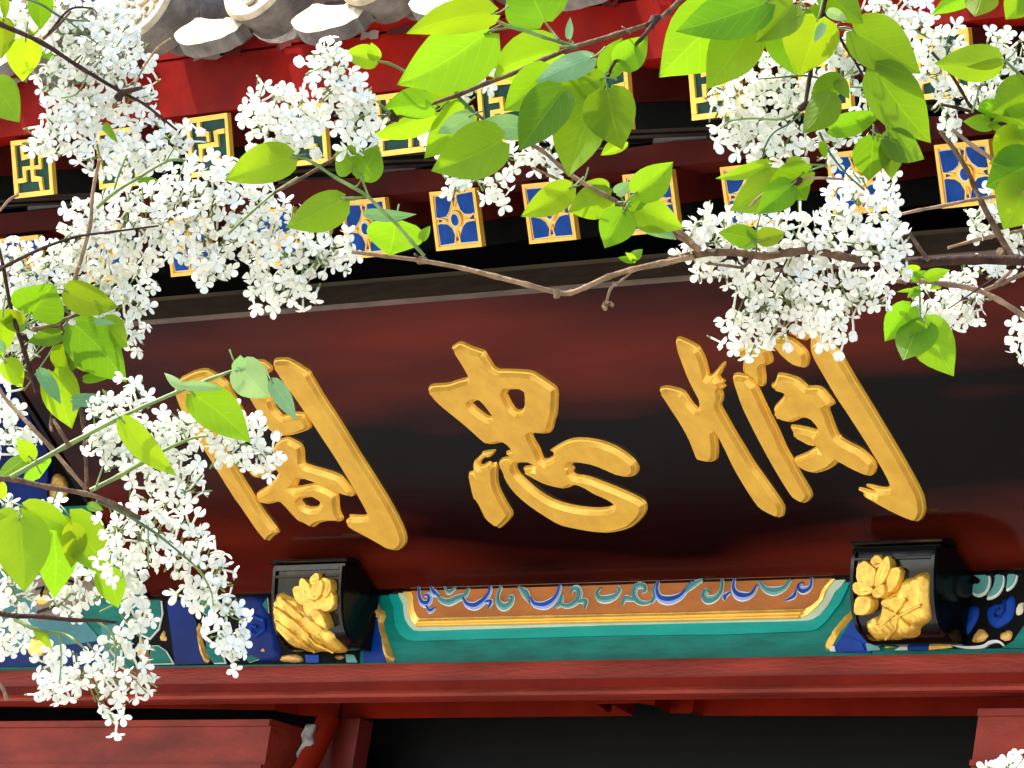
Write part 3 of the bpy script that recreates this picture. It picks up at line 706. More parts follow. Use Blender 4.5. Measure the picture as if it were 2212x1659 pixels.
lumps('J', [[(740, 700), (820, 520), (900, 470), (970, 480), (1060, 380), (1125, 400), (1090, 530), (950, 600), (830, 680)], [(450, 790), (500, 610), (620, 570), (695, 700), (570, 810)], [(330, 1300), (480, 1140), (620, 1240), (690, 1350), (500, 1480), (370, 1440)]], 'gold')
for sw in ([(880, 480), (1000, 540), (1090, 480), (1110, 390)], [(760, 690), (850, 590), (960, 560)], [(510, 610), (600, 580), (560, 700)], [(530, 900), (650, 860), (740, 830)]):
    mb = MB(); mb.tube([XB(a, b, .010) for a, b in tr('J', sw)], .003, 5); mb.build('swirl_line', M['black'], arch, 60)
# deep blue end panel beyond the plaque's left edge
o = paint('blue_panel', [tr('R4', [(-300, 780), (70, 800), (150, 930), (330, 1260), (320, 1640), (-300, 1640)])], 'blue_deep', .012)
lumps('R4', [[(285, 1545), (310, 1450), (350, 1370), (410, 1420), (420, 1500), (370, 1555)]])
# ---------------------------------------------------------------- plaque
TP = math.radians(52)
PU = Vector((0, -math.sin(TP), math.cos(TP))); PN = Vector((0, -math.cos(TP), -math.sin(TP)))
pb = on_y(1357, 1260.5, -.024)
PB = on_y(327, 1292, -.024); PB.z = pb.z; PB.y = -.024
def puv(reg, x, y):
    p = on_plane(*sv(reg, x, y), PB, PN)-PB; return (p.x, p.dot(PU))
def XP(a, b, c): return PB+Vector((a, 0, 0))+PU*b+PN*c
q = on_plane(900, 647, PB, PN)-PB; PH = q.dot(PU)
PW = XR-.9-PB.x
plq = thing('name_plaque', PB+Vector((PW/2, 0, 0)), 'long dark lacquered plaque with three raised gold characters hung tilted under the eave', 'plaque')
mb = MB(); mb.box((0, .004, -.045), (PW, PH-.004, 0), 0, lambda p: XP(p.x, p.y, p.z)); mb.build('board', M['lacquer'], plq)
for nm, a in (('top_edge', (-.004, PH-.004, -.05, PW+.004, PH+.006, .004)), ('bottom_edge', (-.004, -.006, -.05, PW+.004, .004, .004)), ('side_edge', (-.012, .0041, -.05, 0, PH-.0041, .004)), ('side_edge', (PW, .0041, -.05, PW+.012, PH-.0041, .004))):
    mb = MB(); mb.box(a[:3], a[3:], 0, lambda p: XP(p.x, p.y, p.z)); mb.build(nm, M['edge' if nm == 'top_edge' else 'black'], plq)
ZHONG = [[('E', [(415, 145), (460, 125), (520, 80), (600, 110), (680, 150), (780, 180), (840, 205), (890, 290), (985, 440), (1150, 435), (1400, 450), (1470, 470), (1620, 570), (1740, 650), (1770, 720), (1760, 900), (1755, 1000), (1720, 1100), (1700, 1200), (1660, 1250), (1430, 1235), (1470, 1330), (1530, 1420), (1560, 1510)]),
  ('F', [(950, 355), (1030, 330), (1080, 270), (1010, 270), (1010, 250), (1100, 190), (1200, 140), (1300, 110), (1500, 120), (1700, 175), (1850, 260), (1960, 350), (2015, 430), (2010, 500), (1960, 550), (1820, 545), (1700, 490), (1560, 430), (1400, 395), (1290, 385), (1255, 420), (1300, 450), (1270, 490), (1310, 530), (1420, 535), (1600, 600), (1800, 680), (2000, 770), (2090, 830), (2110, 900), (2080, 980), (2020, 1050), (1920, 1130), (1700, 1180), (1500, 1165), (1300, 1130), (1150, 1090), (950, 970), (750, 830), (600, 690), (500, 540), (470, 440), (440, 400), (440, 370), (500, 325), (585, 330), (510, 275), (550, 250), (600, 255), (560, 190), (510, 155), (380, 185), (320, 175), (260, 130)]),
  ('E', [(700, 1220), (600, 1130), (450, 1010), (300, 890), (200, 790), (150, 720), (115, 670), (160, 630), (200, 620), (390, 610), (500, 565), (620, 540), (635, 510), (560, 370), (490, 260), (440, 180)])],
 [('E', [(720, 890), (800, 860), (840, 910), (910, 1000), (880, 1025), (800, 970), (740, 920)])],
 [('E', [(1145, 745), (1300, 735), (1320, 760), (1325, 900), (1270, 940), (1220, 900)])],
 [('F', [(700, 430), (840, 430), (880, 455), (740, 475), (800, 540), (860, 575), (1000, 650), (1150, 690), (1230, 685), (1290, 650), (1390, 680), (1500, 750), (1620, 800), (1680, 835), (1640, 875), (1500, 890), (1300, 870), (1100, 820), (950, 740), (820, 630), (700, 510)])]]
DOT = [[('F', [(90, 490), (160, 490), (150, 380), (200, 340), (240, 300), (250, 270), (330, 250), (410, 245), (400, 280), (340, 340), (300, 320), (230, 390), (250, 425), (340, 370), (360, 400), (430, 385), (430, 560), (440, 640), (480, 740), (560, 880), (605, 950), (590, 1010), (480, 1120), (450, 1125), (290, 1000), (240, 890), (190, 790), (150, 760), (130, 680)])]]
HEART = [[('G', [(325, 215), (360, 170), (420, 185), (600, 270), (660, 320), (730, 450), (770, 600), (790, 700), (860, 640), (930, 550), (1000, 500), (1010, 560), (960, 640), (920, 720), (1010, 770), (970, 800), (1020, 850), (950, 890), (980, 950), (970, 1040), (940, 1090), (1000, 1200), (1100, 1380), (1200, 1550)]),
  ('I', [(423, 386), (500, 520), (600, 660), (700, 800), (790, 930), (795, 980), (775, 1055), (680, 1020), (560, 950), (490, 860), (400, 720), (300, 550), (220, 380), (150, 240), (165, 330), (172, 430), (160, 510), (100, 527), (20, 515), (-45, 475)]),
  ('G', [(530, 1600), (480, 1480), (380, 1300), (260, 1120), (130, 920), (105, 860), (200, 830), (300, 850), (440, 890), (500, 970), (570, 1080), (640, 1140), (650, 1080), (630, 980), (560, 850), (470, 670), (400, 480), (350, 350)])]]
DOORL = [[('G', [(1090, 690), (1150, 655), (1240, 670), (1330, 680), (1350, 750), (1420, 800), (1460, 880), (1550, 1080), (1650, 1280), (1750, 1480)]),
  ('I', [(807, 386), (870, 490), (950, 640), (1040, 790), (1058, 840), (1030, 890), (985, 915), (920, 880), (860, 840), (780, 720), (690, 570), (600, 410), (500, 220), (420, 60)]), ('G', [(1200, 1050), (1150, 900), (1110, 780)])]]
PIECE1 = [[('G', [(1100, 400), (1250, 440), (1240, 500), (1230, 600), (1250, 640), (1345, 680), (1420, 770), (1450, 815), (1500, 850), (1540, 830), (1550, 730), (1530, 600), (1540, 560), (1620, 545), (1650, 500), (1620, 390), (1580, 310), (1450, 260), (1300, 270), (1180, 330)])]]
PIECE2 = [[('G', [(1580, 180), (1700, 150), (1880, 180), (2000, 262), (2095, 350), (2140, 440), (2120, 580), (2040, 590), (1900, 530), (1750, 400), (1690, 320), (1600, 240)])]]
PIECE3 = [[('H', [(430, 110), (560, 60), (690, 50), (715, 110), (690, 200), (600, 190), (520, 140)])]]
DOORR = [[('H', [(705, 130), (760, 60), (900, 200), (1000, 270), (1050, 320), (1120, 430), (1250, 660), (1400, 900), (1550, 1150), (1700, 1400)]),
  ('I', [(1930, 519), (2020, 680), (2090, 820), (2110, 900), (2117, 1000), (2070, 1085), (2000, 1075), (1850, 1010), (1700, 930), (1600, 870), (1520, 835), (1545, 815), (1480, 780), (1490, 762), (1620, 800), (1660, 795), (1545, 745), (1570, 732), (1700, 765), (1770, 765), (1780, 730), (1720, 600), (1600, 400), (1480, 210), (1370, 40)]), ('H', [(1000, 850), (900, 680), (820, 540), (760, 440), (704, 330), (696, 230)])]]
WEN = [[('H', [(295, 600), (330, 590), (430, 610), (560, 650), (640, 720), (670, 755), (780, 745), (850, 770), (930, 860), (1000, 950), (990, 980), (920, 1010), (960, 1120), (1010, 1260), (1060, 1360), (1150, 1420), (1300, 1490), (1400, 1570)]),
  ('I', [(1634, 506), (1662, 560), (1640, 640), (1600, 660), (1500, 620), (1400, 570), (1310, 515), (1250, 580), (1150, 620), (1080, 630), (1000, 605), (930, 560), (880, 515), (880, 480), (950, 455), (1030, 420), (1100, 370), (1060, 380), (950, 320), (860, 270), (880, 250), (850, 200), (840, 180), (900, 180), (1020, 205), (1110, 230), (1090, 170), (1040, 110), (960, 110), (890, 150), (830, 150), (750, 120), (690, 80), (700, 50)]),
  ('H', [(250, 1010), (300, 950), (350, 900), (400, 830), (330, 820), (250, 770), (210, 735), (280, 690)])]]
GEL = [[('A', [(85, 720), (110, 690), (200, 650), (150, 590), (200, 530), (300, 480), (450, 410), (620, 375), (750, 440), (900, 530), (1000, 620), (1060, 740), (1150, 900), (1250, 1080), (1310, 1200), (1400, 1400), (1250, 1400), (1080, 1180), (950, 940), (850, 780), (700, 700), (500, 720), (480, 800), (522, 900), (640, 1150), (760, 1380), (940, 1659)]),
  ('C', [(40, 290), (130, 450), (250, 640), (350, 800), (450, 940), (545, 1060), (550, 1085), (470, 1130), (440, 1185), (400, 1165), (340, 1110), (260, 1010), (150, 850), (50, 700), (0, 640)]), ('A', [(560, 1659), (450, 1480), (350, 1310), (240, 1120), (130, 870)])]]
GEM = [[('A', [(1085, 340), (1120, 310), (1320, 270), (1450, 240), (1590, 237), (1680, 300), (1760, 380), (1700, 480), (1560, 430), (1450, 520), (1560, 780), (1640, 850), (1690, 735), (1745, 745), (1765, 980), (1830, 1080), (1890, 1150)]),
  ('B', [(160, 1045), (330, 990), (430, 1000), (490, 1010), (520, 1080), (560, 1160), (580, 1220), (540, 1260), (430, 1300), (290, 1340), (120, 1350), (0, 1270)]), ('A', [(1660, 1350), (1550, 1150), (1400, 920), (1250, 640), (1140, 460)])]]
NUB = [[('B', [(60, 590), (130, 610), (180, 660), (210, 750), (245, 830), (230, 860), (130, 800), (60, 700)])]]
GER = [[('B', [(5, 195), (90, 183), (180, 180), (240, 190), (350, 250), (480, 330), (560, 390), (600, 470), (680, 600), (760, 740), (900, 950), (1050, 1180), (1200, 1430)]),
  ('C', [(1565, 151), (1700, 360), (1850, 600), (1980, 830), (2080, 1040), (2115, 1180), (2060, 1270), (2000, 1300), (1900, 1280), (1750, 1190), (1600, 1110), (1450, 1030), (1390, 980), (1340, 935), (1410, 890), (1385, 860), (1500, 870), (1600, 870), (1630, 840), (1560, 700), (1480, 560), (1390, 400), (1280, 220), (1180, 60)]), ('B', [(720, 1330), (600, 1140), (500, 1000), (400, 850), (280, 680), (180, 550), (90, 420), (85, 400), (40, 340), (5, 290)])]]
GEK = [[('B', [(150, 1385), (210, 1362), (300, 1400), (430, 1470), (465, 1550)]), ('C', [(855, 130), (855, 220), (870, 240), (1000, 280), (1150, 320), (1290, 370), (1350, 430), (1420, 520), (1470, 590), (1470, 630), (1430, 640), (1280, 590), (1150, 520), (1000, 465), (880, 425), (800, 425), (770, 500), (760, 520), (900, 490), (1000, 475), (1100, 510), (1200, 560), (1260, 600), (1275, 650), (1280, 800), (1310, 870), (1330, 890), (1320, 950), (1200, 930), (1050, 955), (1000, 1000), (970, 1015), (900, 970), (800, 930), (720, 850), (640, 760), (580, 690), (450, 730), (380, 725), (300, 690), (255, 600), (300, 570), (400, 510), (480, 430), (530, 350), (550, 300), (490, 320), (400, 390), (330, 420), (240, 390), (145, 340), (300, 260), (450, 240), (505, 215), (470, 120), (470, 40)]), ('B', [(30, 1470), (90, 1400)])],
 [('C', [(530, 128), (600, 112), (600, 150), (568, 182)])], [('C', [(840, 690), (1010, 670), (1020, 760), (900, 770)])]]
def char(name, parts, label):
    mb = MB()
    for g in parts:
        polys = [chaikin([puv(rg, x, y) for rg, l in q for x, y in l]) for q in g]
        for i in range(1, len(polys)):
            c_ = (sum(a for a, _ in polys[i])/len(polys[i]), sum(b for _, b in polys[i])/len(polys[i])); g_ = 1.12 if len(polys[i]) > 30 else 1.38
            polys[i] = [(c_[0]+(a-c_[0])*g_+.001, c_[1]+(b-c_[1])*g_+.0025) for a, b in polys[i]]
        relief(polys, .0105, .0095, .008, XP, skirt=.0, amp=.0004, freq=25, mb=mb, prof=[(.0020, .0042), (.0042, .0048), (.0088, .0108)])
    o = mb.build(name, M['gold'], plq, 28); o['label'] = label
char('character', [GEL, GEM, NUB, GER, GEK], 'left gold character, partly behind lilac leaves')
char('character', [ZHONG, DOT], 'middle gold character')
char('character', [HEART, DOORL, PIECE1, PIECE2, PIECE3, DOORR, WEN], 'right gold character, its top behind lilac flowers')

# ---------------------------------------------------------------- lotus brackets
def bracket(reg, ledge, redge, lip, label, petals, leafp, stem, ribs):
    yt_ = -.110
    a = on_y(*sv(reg, *ledge[0]), yt_); xl = a.x
    pl = [on_plane(*sv(reg, *p), Vector((xl, 0, 0)), Vector((1, 0, 0))) for p in ledge]
    prof = [(p.y, p.z) for p in pl]
    r0 = on_y(*sv(reg, *redge), yt_); xr = r0.x
    def fy(z):
        for i in range(len(prof)-1):
            if prof[i][1] >= z >= prof[i+1][1]:
                t = (prof[i][1]-z)/(prof[i][1]-prof[i+1][1]); return prof[i][0]+(prof[i+1][0]-prof[i][0])*t
        return prof[0][0] if z > prof[0][1] else prof[-1][0]
    t = thing('lotus_bracket', (((xl+xr)/2), -.1, prof[-1][1]), label, 'bracket', 'carved brackets under the plaque')
    ztop = prof[0][1]; zbot = prof[-1][1]
    body = [(y, z) for y, z in prof]+[(BY-.004, zbot), (BY-.004, prof[2][1]+.01), (prof[0][0]+.035, ztop)]
    bo = extrude_x(body, xl, xr, 'body', M['black'], t, 30)
    lz = on_plane(*sv(reg, *lip), Vector((xl, 0, 0)), Vector((1, 0, 0)))
    n = 10; mb = MB()
    V = []
    for x in (xl-.004, xr+.010):
        for k in range(n+1):
            an = math.pi*k/n; V.append(Vector((x, yt_+.010-.018*math.cos(an), ztop+.002+.010*math.sin(an))))
    F = [(k, k+1, n+2+k, n+1+k) for k in range(n)]+[list(range(n+1))[::-1], list(range(n+1, 2*n+2)), (0, n+1, 2*n+1, n)]
    mb.add(V, F); mb.build('scroll_lip', M['black'], t, 50)
    # raised border strips on the front face
    bw = .007
    def strip(x0, x1, zs0, zs1, name):
        mb = MB(); N_ = 12; V = []; F = []
        for i in range(N_+1):
            z = zs0+(zs1-zs0)*i/N_; y = fy(z)
            V += [Vector((x0, y-.004, z)), Vector((x1, y-.004, z)), Vector((x0, y+.003, z)), Vector((x1, y+.003, z))]
        for i in range(N_):
            b = 4*i; F += [(b, b+1, b+5, b+4), (b+2, b, b+4, b+6), (b+1, b+3, b+7, b+5)]
        F += [(0, 2, 3, 1), (4*N_, 4*N_+1, 4*N_+3, 4*N_+2)]
        mb.add(V, F); mb.build(name, M['black'], t, 30)
    strip(xl+.002, xl+.002+bw, ztop-.004, zbot+.004, 'border'); strip(xr-.002-bw, xr-.002, ztop-.004, zbot+.004, 'border')
    strip(xl+.010, xr-.010, ztop-.004, ztop-.010, 'border'); strip(xl+.010, xr-.010, ztop-.018, ztop-.022, 'border')
    def fp(x, y):
        u, v = sv(reg, x, y); yy = yt_
        for _ in range(12): p = on_y(u, v, yy); yy = yy*.4+fy(p.z)*.6
        return (p.x, p.z)
    def XF(h0):
        def f(a, b, c):
            s = .004; ny = (fy(b+s)-fy(b-s))/(2*s); nn = Vector((0, -1, ny)).normalized()
            return Vector((a, fy(b), b))+nn*(c+h0)
        return f
    ls = [[fp(*p) for p in leafp]]
    def lf(p):
        return .0013*math.sin((p[0]*1.0+p[1]*.9)*420+5*noise.noise(Vector((p[0]*22, p[1]*22, 0))))+.0012*noise.noise(Vector((p[0]*130, p[1]*130, 4)))
    relief([chaikin(ls[0])], .008, .007, .0045, XF(0), amp=.004, freq=38, fn=lf).build('lotus_leaf', M['gold_leaf'], t, 60)
    for i, p in enumerate(petals):
        pp = [fp(*q_) for q_ in p]; c_ = (sum(a for a, _ in pp)/len(pp), sum(b for _, b in pp)/len(pp))
        pp = [(c_[0]+(a-c_[0])*1.2, c_[1]+(b-c_[1])*1.2) for a, b in pp]
        kx = .9 if i % 2 else -.7
        relief([chaikin(pp)], .0032, .004, .0038, XF(.0052+.0013*i), skirt=.0052+.0013*i, amp=.0004, freq=60, prof=[(.0014, .0030), (.0028, .0034), (.0095, .0012)]).build('petal', M['gold_leaf'], t, 35)
    for r_ in ribs:
        mb = MB(); mb.tube([XF(.011)(*fp(*p), 0) for p in r_], .0022, 5); mb.build('leaf_vein', M['gold_leaf'], t, 60)
    return t
bracket('K', [(1190, 170), (1180, 260), (1170, 420), (1172, 600), (1190, 760), (1230, 860), (1330, 960)], (1850, 165), (1190, 100), 'black lacquered bracket with gilt lotus facing right, left one under the plaque',
 [[(1400, 380), (1480, 370), (1560, 480), (1620, 520), (1480, 540), (1420, 480)], [(1500, 520), (1620, 515), (1625, 600), (1590, 640), (1520, 620)], [(1610, 520), (1700, 430), (1775, 430), (1778, 560), (1700, 595), (1620, 560)],
  [(1560, 300), (1640, 232), (1660, 310), (1600, 370)], [(1680, 300), (1730, 295), (1770, 320), (1765, 420), (1700, 470)], [(1485, 330), (1515, 295), (1580, 370), (1590, 485), (1540, 470), (1490, 420)], [(1590, 470), (1600, 380), (1650, 320), (1700, 320), (1700, 420), (1640, 490)], [(1605, 590), (1690, 590), (1745, 735), (1700, 725), (1630, 680)]],
 [(1190, 460), (1260, 412), (1300, 430), (1340, 460), (1420, 465), (1480, 550), (1560, 640), (1610, 660), (1640, 760), (1740, 790), (1800, 880), (1870, 975), (1760, 985), (1640, 970), (1520, 985), (1400, 920), (1300, 840), (1220, 770), (1200, 700)], None,
 [[(1230, 560), (1330, 610), (1440, 700), (1560, 800)], [(1240, 680), (1340, 740), (1480, 850), (1600, 940)], [(1300, 480), (1400, 560), (1500, 640)], [(1500, 760), (1600, 860), (1780, 950)]])
bracket('M', [(195, 190), (165, 330), (150, 560), (155, 850), (180, 1050), (230, 1190), (355, 1330)], (1210, 165), (280, 110), 'black lacquered bracket with gilt lotus facing left, right one under the plaque',
 [[(270, 410), (330, 390), (380, 560), (340, 640), (260, 590)], [(235, 620), (330, 600), (470, 690), (430, 740), (320, 770), (240, 720)], [(640, 560), (680, 460), (790, 450), (770, 600), (700, 700), (640, 710)], [(440, 370), (525, 290), (600, 370), (550, 440), (500, 440)], [(600, 360), (655, 330), (685, 430), (640, 560), (560, 640), (500, 640), (530, 500)],
  [(350, 430), (385, 368), (470, 430), (515, 470), (500, 620), (450, 650), (380, 610), (345, 530)], [(500, 690), (620, 620), (640, 740), (580, 790), (500, 780)], [(300, 820), (340, 780), (470, 790), (470, 900), (400, 970), (285, 960)]],
 [(520, 800), (620, 740), (720, 700), (790, 560), (870, 560), (930, 520), (1010, 485), (1070, 490), (1100, 540), (1090, 700), (1095, 850), (1120, 1010), (1110, 1070), (1010, 1120), (990, 1210), (940, 1260), (760, 1290), (560, 1300), (370, 1310), (310, 1210), (370, 1170), (330, 1090), (400, 1040), (500, 1000), (530, 900)], None,
 [[(560, 1080), (700, 1000), (800, 880), (860, 800)], [(600, 900), (760, 980), (900, 1100)], [(700, 1020), (850, 960), (1040, 860)], [(760, 990), (740, 1120), (600, 1220)]])
# ---------------------------------------------------------------- lilac
def leaf_mesh(kind, r):
    rows = [0.0, .06, .14, .25, .38, .52, .66, .79, .90, 1.0]; hw = [.10, .34, .445, .495, .50, .455, .36, .235, .11, .0]
    return rows, hw
def make_leaf(name, parent, B_, T_, wm, m, seed, fold=None, roll=None, curl=None):
    r = random.Random(seed); A_ = T_-B_; L = A_.length; a = A_/L
    vd = (B_-CAM).normalized(); wv = vd.cross(a).normalized(); nn = a.cross(wv).normalized()
    if nn.dot(vd) > 0: nn = -nn
    roll = r.uniform(-.45, .45) if roll is None else roll; fold = r.uniform(.04, .16)*(1 if r.random() < .75 else -1) if fold is None else fold
    curl = r.uniform(-.16, .2) if curl is None else curl
    wd = wv*math.cos(roll)+nn*math.sin(roll); nd = nn*math.cos(roll)-wv*math.sin(roll); k = 1/max(.75, math.cos(roll))
    rows, hw = leaf_mesh(0, r); bend = r.uniform(-.05, .05); V = []; UV = []; F = []; S = (-1, -.75, -.45, -.2, 0, .2, .45, .75, 1)
    asym = r.uniform(.92, 1.08); nc = len(S); wav = r.uniform(0, 6)
    for i, t in enumerate(rows):
        for s in S:
            w_ = hw[i]*wm*k*(asym if s > 0 else 2-asym)
            lobe = -.075*(abs(s)**1.5)*max(0, 1-t/.2)          # rounded lobes behind the leaf stalk
            p = B_+a*(L*(t+lobe))+wd*(s*w_+bend*L*math.sin(t*math.pi))
            z = fold*wm*abs(s)*hw[i]*2-curl*L*(t*t-t*.3)+.012*wm*math.sin(wav+t*9+s*2)*abs(s)+.010*wm*math.cos(t*34-abs(s)*6)*(1-abs(s))
            V.append(p+nd*z); UV.append((s*hw[i]*2, t+lobe))
    for i in range(len(rows)-1):
        for j in range(nc-1): b = i*nc+j; F.append((b, b+1, b+nc+1, b+nc))
    return mesh_obj(name, V, F, m, parent, None, 180, UV)

def petal_floret(seed):
    """one four-petalled lilac floret, mouth at the origin looking along +Z, tube down -Z; 1 = petal span in metres / 0.0155"""
    r = random.Random(seed); mb = MB(); S = .0078
    kind = seed % 6
    open_ = (.10, .32, -.15, .6, .18, 1.15)[kind]; a0 = r.uniform(0, 1.5)
    for q in range(4):
        an = a0+q*math.pi/2+r.uniform(-.12, .12); cu = open_+r.uniform(-.14, .14); ln = S*r.uniform(.92, 1.08); wd = S*.37*r.uniform(.85, 1.15)
        e = Vector((math.cos(an), math.sin(an), 0)); g = Vector((-math.sin(an), math.cos(an), 0)); z = Vector((0, 0, 1))
        tw = r.uniform(-.2, .2)
        V = []
        for t, hw in ((.08, .24), (.32, .72), (.58, 1.0), (.82, .86), (.97, .42)):
            rad = ln*t*math.cos(cu*t); hgt = ln*t*math.sin(cu*t)*1.1
            for s in (-1, 0, 1): V.append(e*rad+g*(s*wd*hw)+z*(hgt+(abs(s)*.10-.02+s*tw*.35)*wd*hw*2))
        tip = len(V); V.append(e*(ln*1.02*math.cos(cu))+z*(ln*math.sin(cu)*1.12))
        F = [(i*3+j, i*3+j+1, i*3+j+4, i*3+j+3) for i in range(4) for j in (0, 1)]+[(12, 13, tip), (13, 14, tip)]
        mb.add(V, F, 0)
    ben = Vector((r.uniform(-.3, .3), r.uniform(-.3, .3), 0))*S
    mb.tube([Vector((0, 0, .0003)), Vector((0, 0, -.5*S))+ben*.2, Vector((0, 0, -1.35*S))+ben], [.0012, .0009, .0010], 5, 0)
    mb.tube([Vector((0, 0, -1.30*S))+ben, Vector((0, 0, -1.75*S))+ben*1.5], [.0011, .0006], 5, 1)
    me_ob = mb.build('floret', [M['petal'], M['stem']], None, 180); me = me_ob.data; off = Vector(WLOC[me_ob.name])
    me.transform(Matrix.Translation(off)); bpy.data.objects.remove(me_ob); return me
FLO = [petal_floret(i) for i in range(12)]
def smooth_path(p, k=5):
    q = []; n = len(p)
    for i in range(n-1):
        a, b, c, d = p[max(i-1, 0)], p[i], p[i+1], p[min(i+2, n-1)]
        for j in range(k):
            t = j/k; q.append(.5*(2*b+(c-a)*t+(2*a-5*b+4*c-d)*t*t+(3*b-a-3*c+d)*t**3))
    q.append(p[-1]); return q
class Branch:
    def __init__(s, depth, label, at):
        s.d = depth; s.root = thing('lilac_branch', at_depth(*at, depth), label, 'lilac branch', 'flowering lilac branches in front of the hall')
        s.nf = 0; s.rest = []
    def twig(s, reg, pts, r0, r1, m, dz=0.0, name='twig', dz1=None):
        k = REG[reg][2]/2212.0*W0/3739.0; n = len(pts); dz1 = dz if dz1 is None else dz1
        P = [at_depth(*sv(reg, x, y), s.d-(dz+(dz1-dz)*i/(n-1))+.006*math.sin(i*2.1+x)) for i, (x, y) in enumerate(pts)]
        P = smooth_path(P); N_ = len(P); mm = s.d/FPX*k*.5
        R = []
        for i in range(N_):
            t = i/(N_-1); rr = (r0+(r1-r0)*t)*mm; rr *= 1+.16*noise.noise(P[i]*70)
            R.append(max(.0006, rr))
        if n > 2 and max(r0, r1) > 15:      # swollen nodes
            for j in range(1, n-1): R[j*5] *= 1.22
        mb = MB(); mb.tube(P, R, 8); mb.build(name, M[m], s.root, 70)
    def leaves(s, reg, lst):
        k = REG[reg][2]/2212.0*W0/3739.0
        for it in lst:
            bx, by, tx, ty, wd = it[:5]; kind = it[5] if len(it) > 5 else 'leaf'; dz = it[6] if len(it) > 6 else .012
            sd = int(bx*7+by*13+tx*3); r = random.Random(sd)
            B_ = at_depth(*sv(reg, bx, by), s.d-dz); T_ = at_depth(*sv(reg, tx, ty), s.d-dz+r.uniform(-.014, .014))
            small = wd < 100
            make_leaf('leaf', s.root, B_, T_, wd*k*s.d/FPX*1.02, M[kind], sd, roll=r.uniform(-.25, .25) if small else None)
            # leaf stalk
            if not small and r.random() < .8:
                a = (B_-T_).normalized(); p1_ = B_+a*.012+Vector((0, 0, r.uniform(-.004, .006)))+FWD*.006
                mb = MB(); mb.tube(smooth_path([B_-a*.002, B_+a*.005, p1_], 3), [.0007]*6+[.0009], 5); mb.build('petiole', M['stem'], s.root, 80)
    def cluster(s, reg, poly, dz=0.0, dens=1.0, axis=None, sc=1.0, face=None, warm=False):
        k = REG[reg][2]/2212.0*W0/3739.0
        P = [sv(reg, x, y) for x, y in poly]
        x0 = min(p[0] for p in P); x1 = max(p[0] for p in P); y0 = min(p[1] for p in P); y1 = max(p[1] for p in P)
        r = random.Random(int(x0*3+y0*7)); cx = (x0+x1)/2; cy = (y0+y1)/2
        R = max(edge_d((x0+(x1-x0)*i/12, y0+(y1-y0)*j/12), [P]) for i in range(13) for j in range(13) if inside((x0+(x1-x0)*i/12, y0+(y1-y0)*j/12), P)) if True else 1
        sites = []
        pxm = s.d/FPX
        for layer, rad, tries in ((0, 23.3/dens**.5*sc, 1600), (1, 27.5/dens**.5*sc, 700)):
            L = []
            for _ in range(int(tries*max(1, (x1-x0)*(y1-y0)/20000))):
                p = (r.uniform(x0-18, x1+18), r.uniform(y0-18, y1+18)); e = edge_d(p, [P])
                if not inside(p, P):
                    if layer == 1 or e > 11 or r.random() > .15: continue
                    e = 2
                if e < (1 if layer == 0 else 12): continue
                if all((p[0]-q[0])**2+(p[1]-q[1])**2 > rad*rad for q in L):
                    L.append(p); bul = math.sqrt(min(1, e/max(R, 20)))
                    dd = (bul*min(R, 60)*.85 if layer == 0 else bul*min(R, 60)*.15-8)*pxm+r.uniform(-.006, .006)
                    sites.append((p, e, dd, layer))
        if not sites: return
        # flower stalks: a forked rachis running through the cluster
        cent = at_depth(cx, cy, s.d-dz+.004)
        sites.sort(key=lambda q: q[0][1])
        mb = MB()
        if axis: ax_ = [at_depth(*sv(reg, *p), s.d-dz-.004) for p in axis]
        else:
            far = max(P, key=lambda p: (p[0]-cx)**2+(p[1]-cy)**2); opp = min(P, key=lambda p: (p[0]-cx)*(far[0]-cx)+(p[1]-cy)*(far[1]-cy))
            ax_ = [at_depth(cx+(far[0]-cx)*.75, cy+(far[1]-cy)*.75, s.d-dz), cent, at_depth(cx+(opp[0]-cx)*.75, cy+(opp[1]-cy)*.75, s.d-dz)]
        ap = smooth_path(ax_, 6); mb.tube(ap, [.0013-.0006*i/(len(ap)-1) for i in range(len(ap))], 6)
        data = []
        for (p, e, dd, layer) in sites:
            pos = at_depth(*p, s.d-dz-dd)
            # outward direction: away from the nearest point of the rachis, turned to the light and the open side
            near = min(ap, key=lambda q: (q-pos).length); o = (pos-near)
            nrm = (o.normalized() if o.length > 1e-5 else -FWD)*.75 - FWD*(.72 if layer == 0 else .3) + Vector((r.gauss(0, .55), r.gauss(0, .55), r.gauss(0, .55)-.05))
            nrm.normalize(); g = sc*r.uniform(.9, 1.15)*s.d/5.0
            data.append((pos, nrm, r.uniform(0, 6.28), g, r.randrange(12)))
            if r.random() < .55:
                st = pos-nrm*.0125*g; mid = (st+near)/2-UP*.002
                mb.tube([st, mid, near], [.0006, .0007, .0008], 4, 0, False)
        for _ in range(int(len(sites)*.22)):     # unopened buds and bare pedicels
            p, e, dd, layer = sites[r.randrange(len(sites))]; pos = at_depth(p[0]+r.uniform(-22, 22), p[1]+r.uniform(-22, 22), s.d-dz-dd-.004)
            near = min(ap, key=lambda q: (q-pos).length); v = (pos-near)
            if v.length < .004: continue
            v.normalize(); mb.tube([pos-v*.014, pos-v*.004, pos, pos+v*.0022], [.0006, .0006, .0011, .0005], 5)
        fc = mb.build('flower_cluster', M['stem'], s.root, 80); base = WLOC[fc.name]
        for (pos, nrm, sp_, g, vi) in data:
            q = nrm.to_track_quat('Z', 'Y').to_matrix() @ Matrix.Rotation(sp_, 3, 'Z')
            if s.nf < 300:
                f = bpy.data.objects.new('floret', FLO[vi]); COL.objects.link(f); f.parent = fc; s.nf += 1
                f.matrix_basis = Matrix.Translation(pos-base) @ q.to_4x4() @ Matrix.Scale(g, 4)
            else: s.rest.append((pos, q, g, vi))
